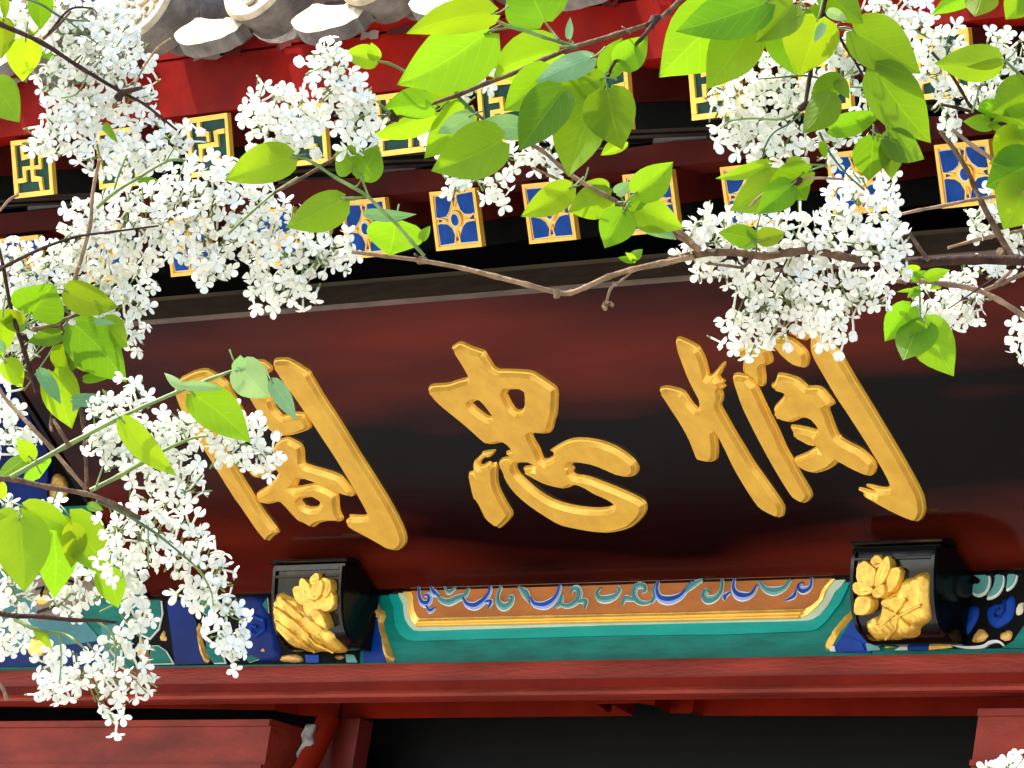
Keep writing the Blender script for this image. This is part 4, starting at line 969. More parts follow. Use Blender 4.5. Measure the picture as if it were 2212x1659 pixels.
    def done(s):
        if not s.rest: return
        V = []; F = []; FM_ = []
        for pos, q, g, vi in s.rest:
            b = len(V); me = FLO[vi]
            V += [pos+q @ (v.co*g) for v in me.vertices]; F += [[b+i for i in p.vertices] for p in me.polygons]; FM_ += [p.material_index for p in me.polygons]
        o = mesh_obj('more_florets', V, F, [M['petal'], M['stem']], s.root, FM_, 180); o['kind'] = 'stuff'
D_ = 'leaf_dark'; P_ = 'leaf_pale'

# -- upper left
b = Branch(5.2, 'dark branch slanting from the upper left corner with white flowers over the red eave board', (150, 150))
b.twig('R1', [(-60, 105), (0, 150), (250, 260), (500, 420), (760, 575), (900, 650), (1100, 810)], 40, 14, 'bark_dark', .03)
b.twig('R1', [(735, 610), (765, 575), (885, 545)], 60, 20, 'bark_dark', .032); b.twig('R1', [(830, 550), (860, 480), (910, 390), (980, 300), (1065, 240)], 10, 18, 'bark_pale', .035)
b.twig('R1', [(440, 70), (360, 160), (270, 240)], 16, 22, 'bark', .03); b.twig('R1', [(270, 240), (310, 200), (430, 60), (560, 50), (600, 80)], 18, 10, 'bark_dark', .03)
b.twig('R1', [(150, -10), (260, 30), (400, 115), (560, 130)], 16, 12, 'stem_dark', .03); b.twig('R1', [(400, 110), (500, 190), (610, 275)], 14, 10, 'stem_dark', .03)
b.twig('R1', [(900, 640), (980, 720), (990, 770)], 12, 8, 'bark_dark', .03); b.twig('R1', [(620, 990), (590, 860), (500, 740)], 14, 10, 'stem', .02); b.twig('R1', [(540, 470), (480, 580), (380, 610)], 14, 10, 'stem', .03)
b.cluster('D', [(95, -10), (285, -10), (300, 90), (325, 140), (322, 245), (262, 265), (200, 232), (135, 235), (75, 190), (105, 130), (90, 60)])
b.cluster('D', [(-10, 10), (60, 25), (85, 60), (70, 75), (-10, 60)], -.02)
b.cluster('D', [(78, 262), (120, 225), (198, 215), (215, 270), (162, 330), (112, 345), (75, 318)], .01)
b.cluster('D', [(180, 290), (300, 262), (415, 270), (425, 330), (392, 342), (300, 390), (205, 380), (155, 350)], .01, .85)
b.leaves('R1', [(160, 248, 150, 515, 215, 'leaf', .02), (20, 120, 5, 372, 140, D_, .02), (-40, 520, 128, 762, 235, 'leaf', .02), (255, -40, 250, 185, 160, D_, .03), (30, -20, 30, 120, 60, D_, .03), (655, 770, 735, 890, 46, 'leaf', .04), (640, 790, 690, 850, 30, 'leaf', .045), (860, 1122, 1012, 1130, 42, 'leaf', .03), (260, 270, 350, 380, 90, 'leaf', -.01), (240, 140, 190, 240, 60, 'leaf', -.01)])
b.done()
# -- left middle
b = Branch(5.05, 'broad white lilac sprays and heart-shaped leaves along the left edge beside the plaque', (150, 560))
b.twig('R1', [(620, 990), (590, 1120), (570, 1250), (560, 1400), (490, 1659)], 20, 26, 'bark_pale', .05); b.twig('R4', [(490, 98), (470, 160), (450, 225)], 26, 30, 'bark_pale', .05)
b.twig('R1', [(-20, 1690), (60, 1640), (270, 1540), (480, 1470), (700, 1440), (985, 1403)], 26, 12, 'bark_dark', .05)
b.twig('R1', [(600, 1290), (720, 1190), (850, 1110), (1040, 1000), (1150, 1000)], 26, 16, 'stem', .05); b.twig('R1', [(700, 1210), (740, 1080), (790, 960)], 16, 10, 'stem', .05); b.twig('R1', [(1030, 1000), (1080, 920), (1100, 890)], 14, 8, 'stem', .05)
b.twig('R1', [(1420, 1450), (1560, 1320), (1700, 1200), (1850, 1100)], 18, 12, 'stem', .05)
b.twig('R4', [(-10, -20), (20, 100), (60, 320), (100, 470), (150, 620), (230, 880)], 22, 30, 'bark_dark', .05); b.twig('R4', [(205, 492), (300, 470), (370, 440), (530, 378)], 30, 26, 'bark_pale', .05)
b.twig('R4', [(370, 455), (400, 560), (430, 700), (480, 890), (515, 1060), (530, 1240), (540, 1480)], 34, 22, 'bark', .05); b.twig('R4', [(30, 650), (110, 730), (200, 800)], 26, 30, 'bark', .04)
b.twig('R4', [(150, 470), (230, 430), (320, 395)], 14, 16, 'stem', .05); b.twig('R4', [(190, 395), (165, 450), (140, 490)], 10, 12, 'stem', .05); b.twig('R4', [(590, 970), (585, 1040), (590, 1100)], 12, 10, 'stem', .05)
b.twig('R1', [(-10, 1320), (60, 1240), (110, 1212)], 14, 20, 'bark_pale', .05); b.twig('R4', [(320, 1010), (315, 1080), (322, 1120)], 14, 22, 'bark', .05)
b.cluster('D', [(130, 450), (200, 420), (340, 400), (400, 345), (500, 345), (610, 440), (700, 478), (765, 520), (760, 588), (690, 580), (670, 640), (650, 660), (545, 655), (540, 580), (430, 590), (400, 560), (330, 560), (230, 610), (130, 550)], 0, 1.05, axis=None)
b.cluster('D', [(-10, 525), (120, 525), (230, 600), (285, 560), (322, 620), (312, 690), (292, 770), (240, 740), (130, 660), (60, 760), (30, 840), (-10, 800)], -.01, 1.0)
b.cluster('D', [(425, 560), (470, 560), (480, 590), (440, 605)], .02)
b.cluster('D', [(-10, 868), (40, 880), (72, 940), (40, 980), (-10, 970)])
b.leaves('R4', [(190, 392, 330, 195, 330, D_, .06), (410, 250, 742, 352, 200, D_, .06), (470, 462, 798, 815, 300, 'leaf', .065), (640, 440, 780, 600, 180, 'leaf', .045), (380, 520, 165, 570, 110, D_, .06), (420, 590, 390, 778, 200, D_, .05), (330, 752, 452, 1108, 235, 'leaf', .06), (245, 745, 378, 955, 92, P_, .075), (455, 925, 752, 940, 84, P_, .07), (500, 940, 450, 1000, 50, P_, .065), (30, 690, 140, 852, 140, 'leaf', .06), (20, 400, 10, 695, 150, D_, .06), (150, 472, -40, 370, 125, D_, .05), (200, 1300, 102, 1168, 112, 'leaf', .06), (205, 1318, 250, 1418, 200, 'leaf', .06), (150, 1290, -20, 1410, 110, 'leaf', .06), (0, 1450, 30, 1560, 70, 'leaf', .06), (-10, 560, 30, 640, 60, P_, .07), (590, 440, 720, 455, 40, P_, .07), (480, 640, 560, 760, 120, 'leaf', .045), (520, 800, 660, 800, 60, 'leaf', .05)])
b.done()
# -- lower left
b = Branch(4.8, 'green stem rising across the left gold character with pale young leaves and white flower sprays', (300, 960))
b.twig('R4', [(70, 1408), (240, 1310), (400, 1220), (700, 1060), (900, 965), (1100, 880), (1300, 800), (1480, 735)], 36, 20, 'stem', .05)
b.twig('R4', [(-20, 830), (20, 900), (60, 950), (200, 1100), (320, 1230), (430, 1360), (535, 1485)], 26, 26, 'bark_pale', .03)
b.twig('R4', [(-20, 1420), (80, 1420), (300, 1470), (530, 1510), (700, 1570), (870, 1665)], 36, 26, 'bark', .04); b.twig('R7', [(600, 0), (760, 70), (880, 145), (1000, 225), (1200, 392)], 28, 12, 'stem_dark', .04); b.twig('R7', [(1200, 392), (1250, 450), (1310, 560), (1325, 650)], 14, 10, 'stem', .04)
b.twig('R4', [(560, 1490), (740, 1400), (880, 1320), (1060, 1220), (1200, 1165), (1290, 1150)], 30, 16, 'stem', .045); b.twig('R4', [(590, 1490), (640, 1340)], 14, 10, 'stem', .045); b.twig('R4', [(330, 1050), (380, 1130), (430, 1215)], 24, 28, 'bark', .05)
b.twig('R4', [(1000, 1060), (1010, 1130), (990, 1200)], 12, 10, 'stem', .03); b.twig('R7', [(920, 150), (920, 300), (925, 420)], 10, 8, 'stem', .04)
b.cluster('D', [(178, 895), (240, 850), (262, 805), (312, 828), (306, 890), (240, 925)], 0, .85)
b.cluster('D', [(190, 925), (262, 915), (290, 985), (285, 1010), (200, 990)], .01); b.cluster('D', [(318, 905), (360, 880), (398, 895), (400, 960), (370, 985), (330, 960)], .02, .8)
b.cluster('D', [(255, 1000), (300, 990), (360, 960), (405, 985), (440, 1020), (425, 1080), (390, 1095), (345, 1050), (275, 1040)], .02, .9)
b.cluster('D', [(415, 882), (430, 885), (500, 885), (555, 908), (606, 990), (572, 1022), (490, 1005), (438, 960)], .0, 1.1)
b.cluster('D', [(215, 1130), (300, 1060), (400, 1100), (440, 1150), (480, 1185), (506, 1235), (490, 1285), (420, 1295), (390, 1240), (310, 1215), (230, 1250), (215, 1190)], .0, .85)
b.cluster('D', [(430, 1320), (490, 1285), (530, 1320), (542, 1400), (502, 1437), (458, 1400)], .0, 1.0); b.cluster('D', [(385, 1290), (440, 1270), (450, 1310), (400, 1315)], .0, .8)
b.leaves('R4', [(1138, 850, 1010, 756, 60, P_, .06), (1140, 838, 1392, 862, 66, P_, .062), (1200, 890, 1552, 1195, 262, 'leaf', .055), (1485, 748, 1492, 642, 92, P_, .06), (1484, 718, 1680, 915, 232, P_, .06), (1690, 815, 1842, 1058, 112, P_, .062), (765, 1058, 1102, 1402, 165, 'leaf', .06), (545, 1580, 640, 1610, 60, 'leaf', .04)])
b.done()
# -- bottom left
b = Branch(4.9, 'hanging lilac tip with white flowers over the left end of the red lintel', (150, 1260))
b.twig('R7', [(-30, 695), (100, 715), (250, 718), (450, 740), (600, 742), (720, 755)], 38, 18, 'bark_dark', .05); b.twig('R7', [(90, 735), (230, 800), (400, 830), (470, 870), (540, 930)], 26, 12, 'stem', .05); b.twig('R7', [(600, 745), (700, 830), (720, 960), (710, 1060)], 16, 10, 'stem', .045)
b.twig('R7', [(60, 66), (150, 60), (260, 80)], 14, 12, 'stem', .05); b.twig('R7', [(370, 830), (380, 960), (370, 1120)], 12, 8, 'stem', .04); b.twig('R7', [(-20, 1120), (20, 1170), (42, 1235)], 20, 24, 'bark_pale', .05); b.twig('R7', [(620, 690), (720, 640), (790, 600)], 14, 8, 'stem', .04)
b.cluster('D', [(-10, 1085), (60, 1095), (128, 1090), (120, 1140), (60, 1130), (-10, 1110)], -.01)
b.cluster('D', [(-10, 1190), (50, 1190), (80, 1240), (85, 1290), (62, 1310), (50, 1390), (-10, 1440)], .0, .9)
b.cluster('D', [(110, 1265), (170, 1250), (190, 1300), (170, 1320), (115, 1320)], .01, .8); b.cluster('D', [(182, 1225), (240, 1215), (280, 1225), (295, 1280), (255, 1290), (190, 1310)], .01, .7)
b.cluster('D', [(75, 1460), (110, 1395), (160, 1420), (205, 1395), (250, 1370), (285, 1300), (322, 1310), (325, 1350), (318, 1400), (332, 1460), (300, 1500), (285, 1540), (250, 1582), (222, 1540), (210, 1480), (130, 1532), (80, 1500)], .01, .85)
b.cluster('D', [(255, 1215), (300, 1200), (312, 1250), (300, 1290), (270, 1300)], .0)
b.leaves('R7', [(150, 40, 462, 198, 155, 'leaf', .065), (120, 110, 152, 568, 345, 'leaf', .075), (330, 150, 345, 615, 265, 'leaf', .055), (445, 150, 452, 422, 155, D_, .07), (430, 95, 690, 480, 270, 'leaf', .058), (640, 430, 738, 668, 180, 'leaf', .056), (120, 140, -40, 70, 120, 'leaf', .06), (220, 800, 322, 922, 60, 'leaf', .05)])
b.done()
# -- centre top
b = Branch(4.9, 'brown branch sloping up to the right across the top centre with large yellow-green leaves', (1150, 150))
b.twig('R1', [(1700, 1200), (1850, 1120), (2000, 1030), (2180, 920)], 20, 26, 'bark', .0); b.twig('R2', [(0, 975), (180, 860), (380, 740), (560, 660), (770, 590), (940, 520), (1100, 460), (1300, 370), (1500, 290), (1750, 215), (1980, 140), (2070, 80), (2170, -20)], 26, 34, 'bark', .0)
b.twig('R2', [(1965, 160), (1990, 120), (2020, 110)], 60, 50, 'bark_dark', .002); b.twig('R2', [(1980, 150), (1900, 250), (1820, 310), (1740, 390), (1700, 480), (1660, 580), (1630, 655)], 26, 18, 'bark_dark', .03)
b.twig('R2', [(960, 105), (1090, 165), (1200, 195), (1300, 230), (1400, 260), (1505, 292)], 20, 26, 'stem', .03); b.twig('R2', [(1310, 135), (1350, 190), (1395, 245)], 14, 16, 'stem', .035); b.twig('R2', [(930, 212), (1010, 185), (1090, 172)], 14, 14, 'stem', .03); b.twig('R2', [(1400, 292), (1460, 290), (1510, 288)], 14, 16, 'stem', .03)
b.twig('R2', [(250, 378), (340, 395), (430, 440), (520, 520), (600, 610)], 16, 20, 'stem', .0); b.twig('R2', [(0, 718), (200, 716), (345, 718)], 12, 16, 'stem_dark', .02); b.twig('R2', [(195, 565), (280, 640), (350, 705)], 10, 14, 'stem', .02); b.twig('R2', [(340, 690), (370, 730), (400, 740)], 50, 40, 'bark_dark', .002)
b.twig('R2', [(760, 590), (850, 680), (1000, 790), (1130, 850)], 22, 24, 'stem_dark', .0); b.twig('R2', [(1790, 165), (1840, 205)], 10, 16, 'bark_pale', .03); b.twig('R2', [(1470, 260), (1460, 235)], 24, 10, 'stem', .035)
b.cluster('D', [(522, 230), (560, 192), (600, 190), (640, 200), (690, 242), (690, 280), (680, 315), (620, 330), (560, 335), (530, 290)], .02, 1.15, sc=1.12)
b.cluster('D', [(665, 135), (710, 92), (745, 110), (765, 140), (790, 180), (800, 240), (745, 235), (720, 215), (680, 222)], .02, 1.15)
b.cluster('D', [(725, 240), (800, 235), (818, 270), (790, 340), (745, 325), (735, 280)], .02, .9, sc=1.1)
b.cluster('D', [(1000, 175), (1035, 165), (1048, 130), (1062, 140), (1045, 185), (1010, 200)], -.02, .9)
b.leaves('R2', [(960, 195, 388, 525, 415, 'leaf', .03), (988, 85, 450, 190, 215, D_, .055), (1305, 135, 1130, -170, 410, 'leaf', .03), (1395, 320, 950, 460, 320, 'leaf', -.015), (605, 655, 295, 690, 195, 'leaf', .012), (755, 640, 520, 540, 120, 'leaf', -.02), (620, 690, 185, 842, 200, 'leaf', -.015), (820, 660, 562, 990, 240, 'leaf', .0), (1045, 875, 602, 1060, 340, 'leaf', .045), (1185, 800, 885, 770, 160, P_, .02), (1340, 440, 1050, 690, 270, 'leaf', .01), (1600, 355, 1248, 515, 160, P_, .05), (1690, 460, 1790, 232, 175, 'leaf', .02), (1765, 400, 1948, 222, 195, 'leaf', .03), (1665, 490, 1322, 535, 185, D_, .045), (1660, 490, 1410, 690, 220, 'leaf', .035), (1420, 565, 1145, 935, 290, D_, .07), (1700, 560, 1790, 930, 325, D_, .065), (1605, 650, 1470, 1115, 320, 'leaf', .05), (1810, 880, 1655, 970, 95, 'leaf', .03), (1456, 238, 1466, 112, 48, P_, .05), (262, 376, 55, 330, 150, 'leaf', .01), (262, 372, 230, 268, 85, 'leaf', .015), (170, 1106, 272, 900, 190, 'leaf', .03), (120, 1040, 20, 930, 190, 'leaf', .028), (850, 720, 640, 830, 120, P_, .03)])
b.leaves('R1', [(1812, 978, 1393, 1128, 245, 'leaf', .045), (2135, 1238, 1772, 1402, 235, 'leaf', .045)])
b.twig('R1', [(1815, 978), (1890, 985), (1960, 1020), (2080, 1100), (2212, 1170)], 16, 22, 'stem', .045); b.twig('R2', [(0, 1100), (110, 1160), (210, 1222), (300, 1310), (390, 1395), (480, 1500), (560, 1590)], 22, 24, 'stem', .045); b.twig('R2', [(168, 1105), (195, 1170), (215, 1225)], 14, 14, 'stem', .045); b.twig('R1', [(2135, 1238), (2180, 1240), (2240, 1232)], 14, 14, 'stem', .045); b.twig('R2', [(20, 1232), (110, 1228), (205, 1222)], 14, 16, 'stem', .045)
b.done()
# -- long middle branch
b = Branch(5.0, "long bare branch bending low over the plaque's top edge and thickening to the right", (1500, 580))
b.twig('R5', [(110, 8), (330, 35), (540, 62), (800, 110), (1000, 160), (1200, 212), (1390, 262), (1470, 262), (1560, 228), (1700, 165), (1850, 118), (2030, 80), (2230, 38)], 25, 40, 'bark_pale', .0)
b.twig('R6', [(0, 62), (100, 35), (200, 12), (300, 12)], 38, 42, 'bark', .002); b.twig('R3', [(-10, 1632), (150, 1588), (300, 1568), (480, 1575), (600, 1592), (760, 1568), (900, 1556), (1060, 1590), (1200, 1612)], 44, 54, 'bark', .003); b.twig('R3', [(1180, 1610), (1400, 1625), (1600, 1628), (1900, 1612), (2260, 1622)], 50, 64, 'bark_dark', .002)
b.twig('R5', [(1380, 240), (1385, 295)], 40, 36, 'bark_pale', .001); b.twig('R5', [(535, 60), (500, 20)], 34, 12, 'bark', .002); b.twig('R5', [(525, 60), (570, 62)], 56, 44, 'bark', .001)
b.twig('R2', [(1130, 850), (1290, 935), (1400, 1030), (1520, 1120), (1680, 1210), (1830, 1292), (1990, 1360), (2150, 1442), (2230, 1510)], 26, 34, 'bark_pale', .01); b.twig('R3', [(-30, 1405), (80, 1470), (205, 1560)], 36, 44, 'bark_pale', .008); b.twig('R2', [(1230, 1040), (1350, 1095), (1480, 1155)], 14, 20, 'bark_pale', .0); b.twig('R2', [(1440, 1165), (1540, 1142), (1580, 1040)], 12, 12, 'stem', .015); b.twig('R2', [(1820, 1290), (1870, 1210)], 14, 12, 'stem', .02); b.twig('R2', [(1830, 1290), (1790, 1240), (1760, 1195)], 12, 10, 'stem', .02); b.twig('R2', [(1960, 1355), (2060, 1370), (2110, 1400)], 10, 22, 'bark', .012)
b.twig('R5', [(1850, 130), (1780, 190), (1720, 235), (1690, 330)], 16, 18, 'bark_pale', .005); b.twig('R5', [(1690, 325), (1682, 345), (1684, 362)], 40, 26, 'bark_pale', .006); b.twig('R5', [(1695, 320), (1715, 328), (1728, 338)], 22, 26, 'bark_pale', .005); b.twig('R5', [(1735, 205), (1755, 215)], 20, 12, 'bark_pale', .006)
b.twig('R6', [(740, 55), (690, 150), (640, 230)], 12, 10, 'bark_dark', .012); b.twig('R6', [(240, 80), (380, 95), (470, 100), (530, 20)], 14, 22, 'bark', .01); b.twig('R3', [(1430, 1370), (1500, 1450), (1560, 1540), (1620, 1620)], 18, 30, 'bark', .0); b.twig('R3', [(550, 1570), (548, 1480), (555, 1400), (580, 1320)], 16, 10, 'stem_dark', .03)
b.cluster('D', [(960, 375), (1000, 360), (1030, 330), (1080, 318), (1110, 320), (1120, 345), (1100, 420), (1075, 445), (1045, 430), (1035, 395), (1000, 425), (965, 420)], -.01, .75); b.cluster('D', [(1120, 300), (1180, 305), (1210, 345), (1200, 372), (1150, 360)], -.02, .8)
b.cluster('R2', [(590, 860), (620, 790), (690, 800), (720, 870), (660, 950), (610, 940)], -.02, 1)
b.cluster('R3', [(65, 1560), (90, 1500), (250, 1345), (380, 1285), (520, 1330), (600, 1320), (720, 1340), (830, 1275), (930, 1410), (1080, 1430), (1125, 1520), (1100, 1600), (700, 1580), (400, 1560), (200, 1600)], -.01, .95); b.cluster('R3', [(130, 1395), (225, 1345), (240, 1440), (200, 1460)], -.01, .7)
b.cluster('R3', [(1125, 1500), (1280, 1425), (1400, 1420), (1475, 1440), (1520, 1530), (1470, 1640), (1440, 1720), (1300, 1720), (1240, 1620)], .05, .95)
b.cluster('R6', [(260, 80), (600, 55), (800, 40), (1000, 35), (1200, 100), (1380, 165), (1385, 310), (1300, 330), (1150, 330), (1110, 430), (1130, 490), (1095, 605), (950, 590), (900, 500), (760, 520), (690, 590), (540, 620), (480, 640), (380, 645), (305, 560), (360, 430), (440, 360), (520, 280), (450, 240), (330, 205)], -.015, 1.0)
b.cluster('R3', [(945, 1250), (1020, 1125), (1130, 1110), (1240, 1130), (1330, 1075), (1425, 1125), (1445, 1320), (1400, 1410), (1310, 1400), (1200, 1445), (1100, 1420), (945, 1385)], .03, .9, sc=1.05)
b.cluster('R6', [(150, 40), (300, 40), (300, 110), (210, 130), (180, 110)], -.02, .8)
b.leaves('R2', [(380, 1378, 335, 1582, 350, 'leaf', .02), (198, 1325, 508, 1332, 78, P_, .045), (540, 1488, 600, 1405, 62, 'leaf', .03), (1470, 1165, 1158, 1348, 185, 'leaf', .03), (1720, 1215, 1450, 1322, 220, 'leaf', .015), (1700, 1170, 1560, 1130, 100, 'leaf', .01), (1752, 1200, 1832, 1130, 85, P_, .04), (1872, 1202, 2108, 1005, 215, 'leaf', .035), (1800, 1312, 1682, 1544, 225, 'leaf', .035), (1830, 1282, 1968, 1228, 105, 'leaf', .03), (1850, 1270, 2175, 1420, 215, 'leaf', .025), (1845, 1292, 2130, 1490, 150, P_, .02), (1855, 1605, 1922, 1540, 66, 'leaf', .02), (1860, 1620, 1765, 1600, 44, 'leaf', .02), (1870, 1625, 1810, 1570, 40, 'leaf', .018)])
b.leaves('R3', [(540, 1490, 316, 1440, 145, D_, .05), (535, 1470, 480, 1400, 45, 'leaf', .045), (560, 1492, 732, 1440, 122, D_, .05)])
b.leaves('R6', [(1560, 120, 1420, 140, 70, 'leaf', .02), (1520, 180, 1600, 130, 60, 'leaf', .02), (1440, 60, 1400, 20, 44, 'leaf', .02)])
b.done()
# -- upper right
b = Branch(4.75, 'overhanging branch at the upper right with dark overlapping leaves above white flowers', (1900, 160))
b.twig('R3', [(985, -30), (965, 50), (950, 120), (930, 260), (885, 460), (850, 665)], 26, 26, 'bark_dark', .05); b.twig('R3', [(900, 40), (960, 80), (1000, 120)], 50, 50, 'bark_dark', .05); b.twig('R3', [(820, 675), (850, 660), (870, 650)], 50, 50, 'bark_dark', .05)
b.twig('R3', [(970, 90), (1040, 180), (1100, 290), (1150, 360), (1200, 450), (1250, 540)], 22, 14, 'bark_dark', .03); b.twig('R3', [(1040, 180), (1100, 185), (1170, 200)], 12, 12, 'stem', .04); b.twig('R3', [(1150, 355), (1230, 390), (1300, 440)], 14, 12, 'stem', .04); b.twig('R3', [(1130, 540), (1260, 545)], 14, 14, 'stem', .03)
b.twig('R3', [(1235, 600), (1245, 680), (1265, 760), (1340, 860)], 12, 10, 'bark', .03); b.twig('R3', [(780, 60), (860, 55), (930, 60)], 16, 18, 'stem', .02); b.twig('R3', [(560, 490), (700, 480), (860, 470), (990, 500)], 12, 14, 'stem_dark', .03); b.twig('R3', [(380, 750), (520, 735), (700, 740), (830, 680)], 12, 16, 'stem', .03); b.twig('R3', [(590, 940), (650, 830), (750, 770), (840, 700)], 12, 14, 'stem_dark', .03)
b.twig('R3', [(840, 1026), (900, 1024), (985, 1028)], 14, 14, 'stem', .03); b.twig('R3', [(510, 1282), (560, 1230), (650, 1170), (800, 1125), (900, 1106), (1090, 1112)], 14, 18, 'bark_pale', .06); b.twig('R3', [(780, 1150), (820, 1115)], 40, 36, 'bark_dark', .06); b.twig('R3', [(1340, 740), (1435, 740)], 18, 16, 'bark_pale', .02)
b.twig('R3', [(940, 820), (1000, 940), (1100, 1070), (1220, 1180)], 14, 12, 'stem_dark', .02)
b.cluster('R3', [(305, 530), (440, 440), (560, 400), (640, 350), (700, 400), (800, 470), (900, 480), (970, 560), (930, 640), (830, 690), (620, 720), (380, 760), (320, 650)], .0, .95)
b.cluster('R3', [(280, 690), (420, 760), (600, 760), (720, 740), (910, 850), (900, 950), (800, 1010), (620, 1020), (540, 1045), (400, 970), (340, 920), (300, 850)], .0, .9, sc=1.08)
b.cluster('R3', [(925, 470), (990, 330), (1000, 210), (1100, 215), (1195, 260), (1160, 330), (1180, 520), (1130, 540), (1060, 490)], -.0, .9); b.cluster('R3', [(1180, 570), (1280, 560), (1340, 640), (1250, 690), (1190, 680)], -.01, .8)
b.cluster('R3', [(910, 870), (1040, 790), (1100, 745), (1180, 770), (1215, 840), (1100, 900), (1030, 1030), (965, 990)], .0, .8)
b.cluster('R3', [(730, 15), (880, -20), (1010, 60), (1060, 130), (1000, 180), (900, 30), (760, 60)], -.02, .7)
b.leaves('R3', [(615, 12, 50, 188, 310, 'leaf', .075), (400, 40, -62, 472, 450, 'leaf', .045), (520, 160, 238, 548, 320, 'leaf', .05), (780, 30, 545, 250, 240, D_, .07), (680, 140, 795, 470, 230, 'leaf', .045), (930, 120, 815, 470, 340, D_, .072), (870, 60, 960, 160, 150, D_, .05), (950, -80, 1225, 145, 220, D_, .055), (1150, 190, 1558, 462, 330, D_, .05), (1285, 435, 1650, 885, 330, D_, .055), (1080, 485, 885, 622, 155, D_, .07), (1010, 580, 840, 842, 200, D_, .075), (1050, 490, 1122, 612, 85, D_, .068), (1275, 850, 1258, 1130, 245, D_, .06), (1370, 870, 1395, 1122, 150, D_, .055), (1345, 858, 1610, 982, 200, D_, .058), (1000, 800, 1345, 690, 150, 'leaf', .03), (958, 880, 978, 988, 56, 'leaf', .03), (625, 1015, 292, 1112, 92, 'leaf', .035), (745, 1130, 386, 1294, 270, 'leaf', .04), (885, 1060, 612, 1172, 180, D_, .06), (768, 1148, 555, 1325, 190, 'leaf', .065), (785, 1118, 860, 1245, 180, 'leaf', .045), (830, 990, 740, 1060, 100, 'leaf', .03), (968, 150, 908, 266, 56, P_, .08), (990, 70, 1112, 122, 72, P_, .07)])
b.done()
# -- right edge
b = Branch(5.15, 'brown branches crossing at the right edge with white flowers above and round leaves below', (2130, 300))
b.twig('R3', [(1640, 325), (1750, 450), (1820, 560), (1880, 660), (1960, 720), (2080, 770), (2230, 830)], 18, 26, 'bark_dark', .03); b.twig('R3', [(1700, 650), (1800, 670), (1900, 700)], 18, 22, 'bark_dark', .03); b.twig('R3', [(1890, 700), (1920, 600), (1930, 540)], 14, 10, 'stem', .03)
b.twig('R3', [(1690, 815), (1780, 930), (1860, 1060), (1900, 1150), (1950, 1260), (2040, 1430), (2140, 1600)], 26, 42, 'bark', .03); b.twig('R3', [(1765, 805), (1900, 910), (2060, 1020), (2230, 1145)], 26, 28, 'bark_pale', .035); b.twig('R3', [(1440, 1332), (1560, 1305), (1700, 1280), (1900, 1240), (2060, 1215), (2230, 1188)], 20, 26, 'bark_pale', .04)
b.twig('R3', [(1740, 1540), (1860, 1505), (2000, 1472), (2230, 1425)], 18, 22, 'bark_pale', .0); b.twig('R3', [(2095, 375), (2150, 430), (2230, 500)], 18, 18, 'stem', .03); b.twig('R3', [(2080, 390), (2130, 350), (2170, 305)], 12, 8, 'stem', .03); b.twig('R3', [(2060, 1560), (2110, 1600), (2180, 1610)], 56, 66, 'bark', .03)
b.twig('R6', [(1330, 195), (1450, 185), (1570, 188), (1740, 210), (1910, 242), (2060, 310), (2230, 420)], 30, 34, 'bark_pale', .03); b.twig('R6', [(1740, 362), (1850, 290), (1930, 235), (2040, 165)], 8, 14, 'bark_dark', .034); b.twig('R6', [(1970, 246), (2080, 200), (2230, 135)], 26, 28, 'bark_pale', .032); b.twig('R6', [(2035, 210), (2085, 170), (2135, 125)], 24, 18, 'bark_pale', .034)
b.twig('R6', [(1560, 195), (1565, 300), (1565, 430)], 12, 16, 'stem', .04); b.twig('R6', [(1470, 190), (1520, 170), (1580, 150)], 44, 26, 'bark', .03)
b.cluster('R3', [(1235, -20), (1610, -20), (1600, 80), (1780, 160), (1850, 260), (1800, 340), (1700, 400), (1660, 330), (1560, 390), (1500, 350), (1450, 240), (1380, 150), (1300, 110)], .0, .95)
b.cluster('R3', [(1530, 480), (1600, 380), (1700, 350), (1760, 440), (1740, 500), (1850, 640), (1860, 740), (1760, 860), (1720, 800), (1700, 640), (1620, 530)], .0, .9)
b.cluster('R3', [(1850, 460), (1980, 430), (2060, 410), (2150, 390), (2230, 330), (2230, 480), (2080, 570), (1960, 640), (1880, 560)], .0, .9); b.cluster('R3', [(1970, 200), (2040, 180), (2180, 225), (2150, 340), (2060, 340)], .0, .8); b.cluster('R3', [(1740, 540), (1900, 580), (1960, 660), (1870, 680)], -.01, .8)
b.cluster('R3', [(1838, 1330), (1910, 1250), (1980, 1210), (2070, 1420), (1990, 1430), (1900, 1455)], -.01, 1.0); b.cluster('R3', [(2125, 1460), (2230, 1410), (2230, 1590), (2150, 1560)], .0, 1.0)
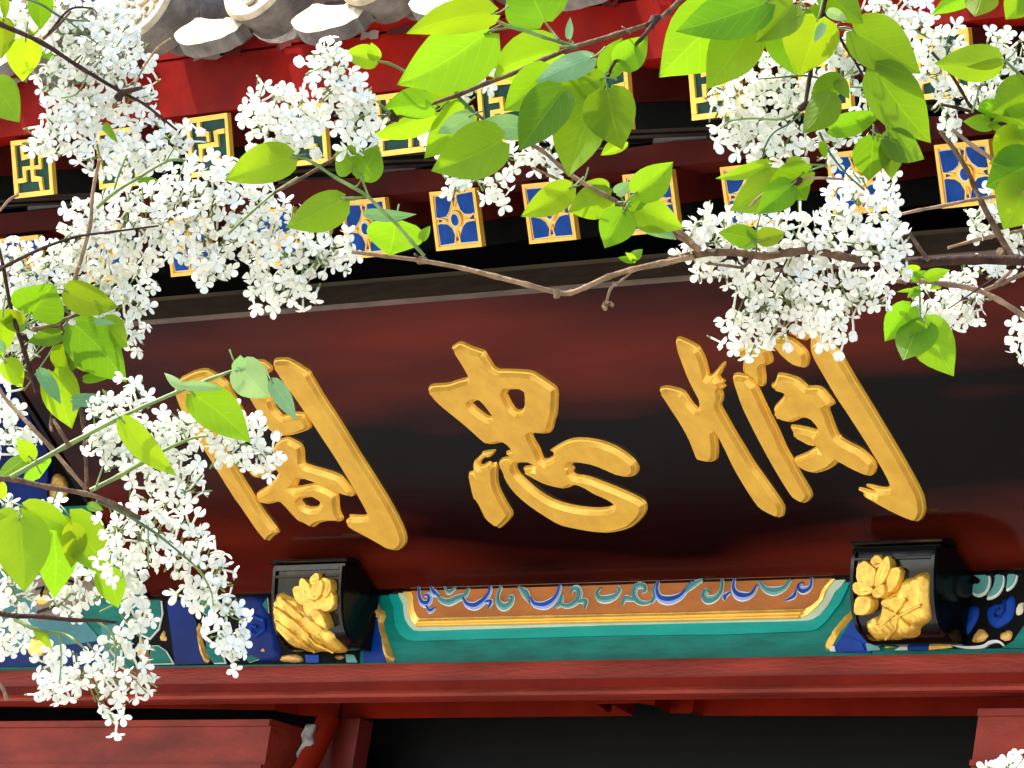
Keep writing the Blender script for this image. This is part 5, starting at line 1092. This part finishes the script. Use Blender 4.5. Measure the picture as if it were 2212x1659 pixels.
b.cluster('R6', [(1470, 435), (1560, 290), (1640, 220), (1760, 250), (1830, 220), (1965, 280), (1935, 380), (1900, 440), (1740, 475), (1560, 450)], .0, .95); b.cluster('R6', [(1755, 160), (1800, 110), (1965, 105), (1900, 180), (1920, 220), (1830, 210)], .0, .8); b.cluster('R6', [(2005, 125), (2090, 100), (2100, 140), (2040, 160)], .0); b.cluster('R6', [(2160, 540), (2180, 450), (2240, 400), (2240, 720), (2195, 650)], .0)
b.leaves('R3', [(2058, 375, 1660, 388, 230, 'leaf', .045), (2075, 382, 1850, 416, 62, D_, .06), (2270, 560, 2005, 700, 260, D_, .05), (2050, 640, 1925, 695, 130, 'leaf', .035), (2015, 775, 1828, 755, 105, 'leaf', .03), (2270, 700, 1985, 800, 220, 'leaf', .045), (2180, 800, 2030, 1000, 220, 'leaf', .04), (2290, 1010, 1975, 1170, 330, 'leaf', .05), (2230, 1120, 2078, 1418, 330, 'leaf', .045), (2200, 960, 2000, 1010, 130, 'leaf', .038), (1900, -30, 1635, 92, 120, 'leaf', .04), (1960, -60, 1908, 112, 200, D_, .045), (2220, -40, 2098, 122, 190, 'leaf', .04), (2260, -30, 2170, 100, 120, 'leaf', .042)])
b.leaves('R6', [(1512, 345, 1346, 562, 190, 'leaf', .045), (1580, 436, 1464, 692, 240, 'leaf', .05), (1588, 442, 1774, 782, 270, 'leaf', .055), (1600, 172, 1752, 122, 78, 'leaf', .035), (1560, 250, 1418, 258, 28, 'leaf', .035), (1562, 240, 1486, 292, 62, 'leaf', .036), (1690, 215, 1620, 245, 50, 'leaf', .034)])
b.done()
# -- nearest spray, bottom right corner
b = Branch(3.6, 'white lilac spray poking into the bottom right corner, closest to the viewer', (2200, 1659))
b.cluster('R9', [(1965, 1690), (2010, 1640), (2090, 1590), (2150, 1572), (2260, 1560), (2300, 1720), (2000, 1720)], .0, 1.0, sc=1.0)
b.twig('R9', [(2080, 1640), (2160, 1680), (2300, 1760)], 22, 30, 'bark', -.02)
b.done()
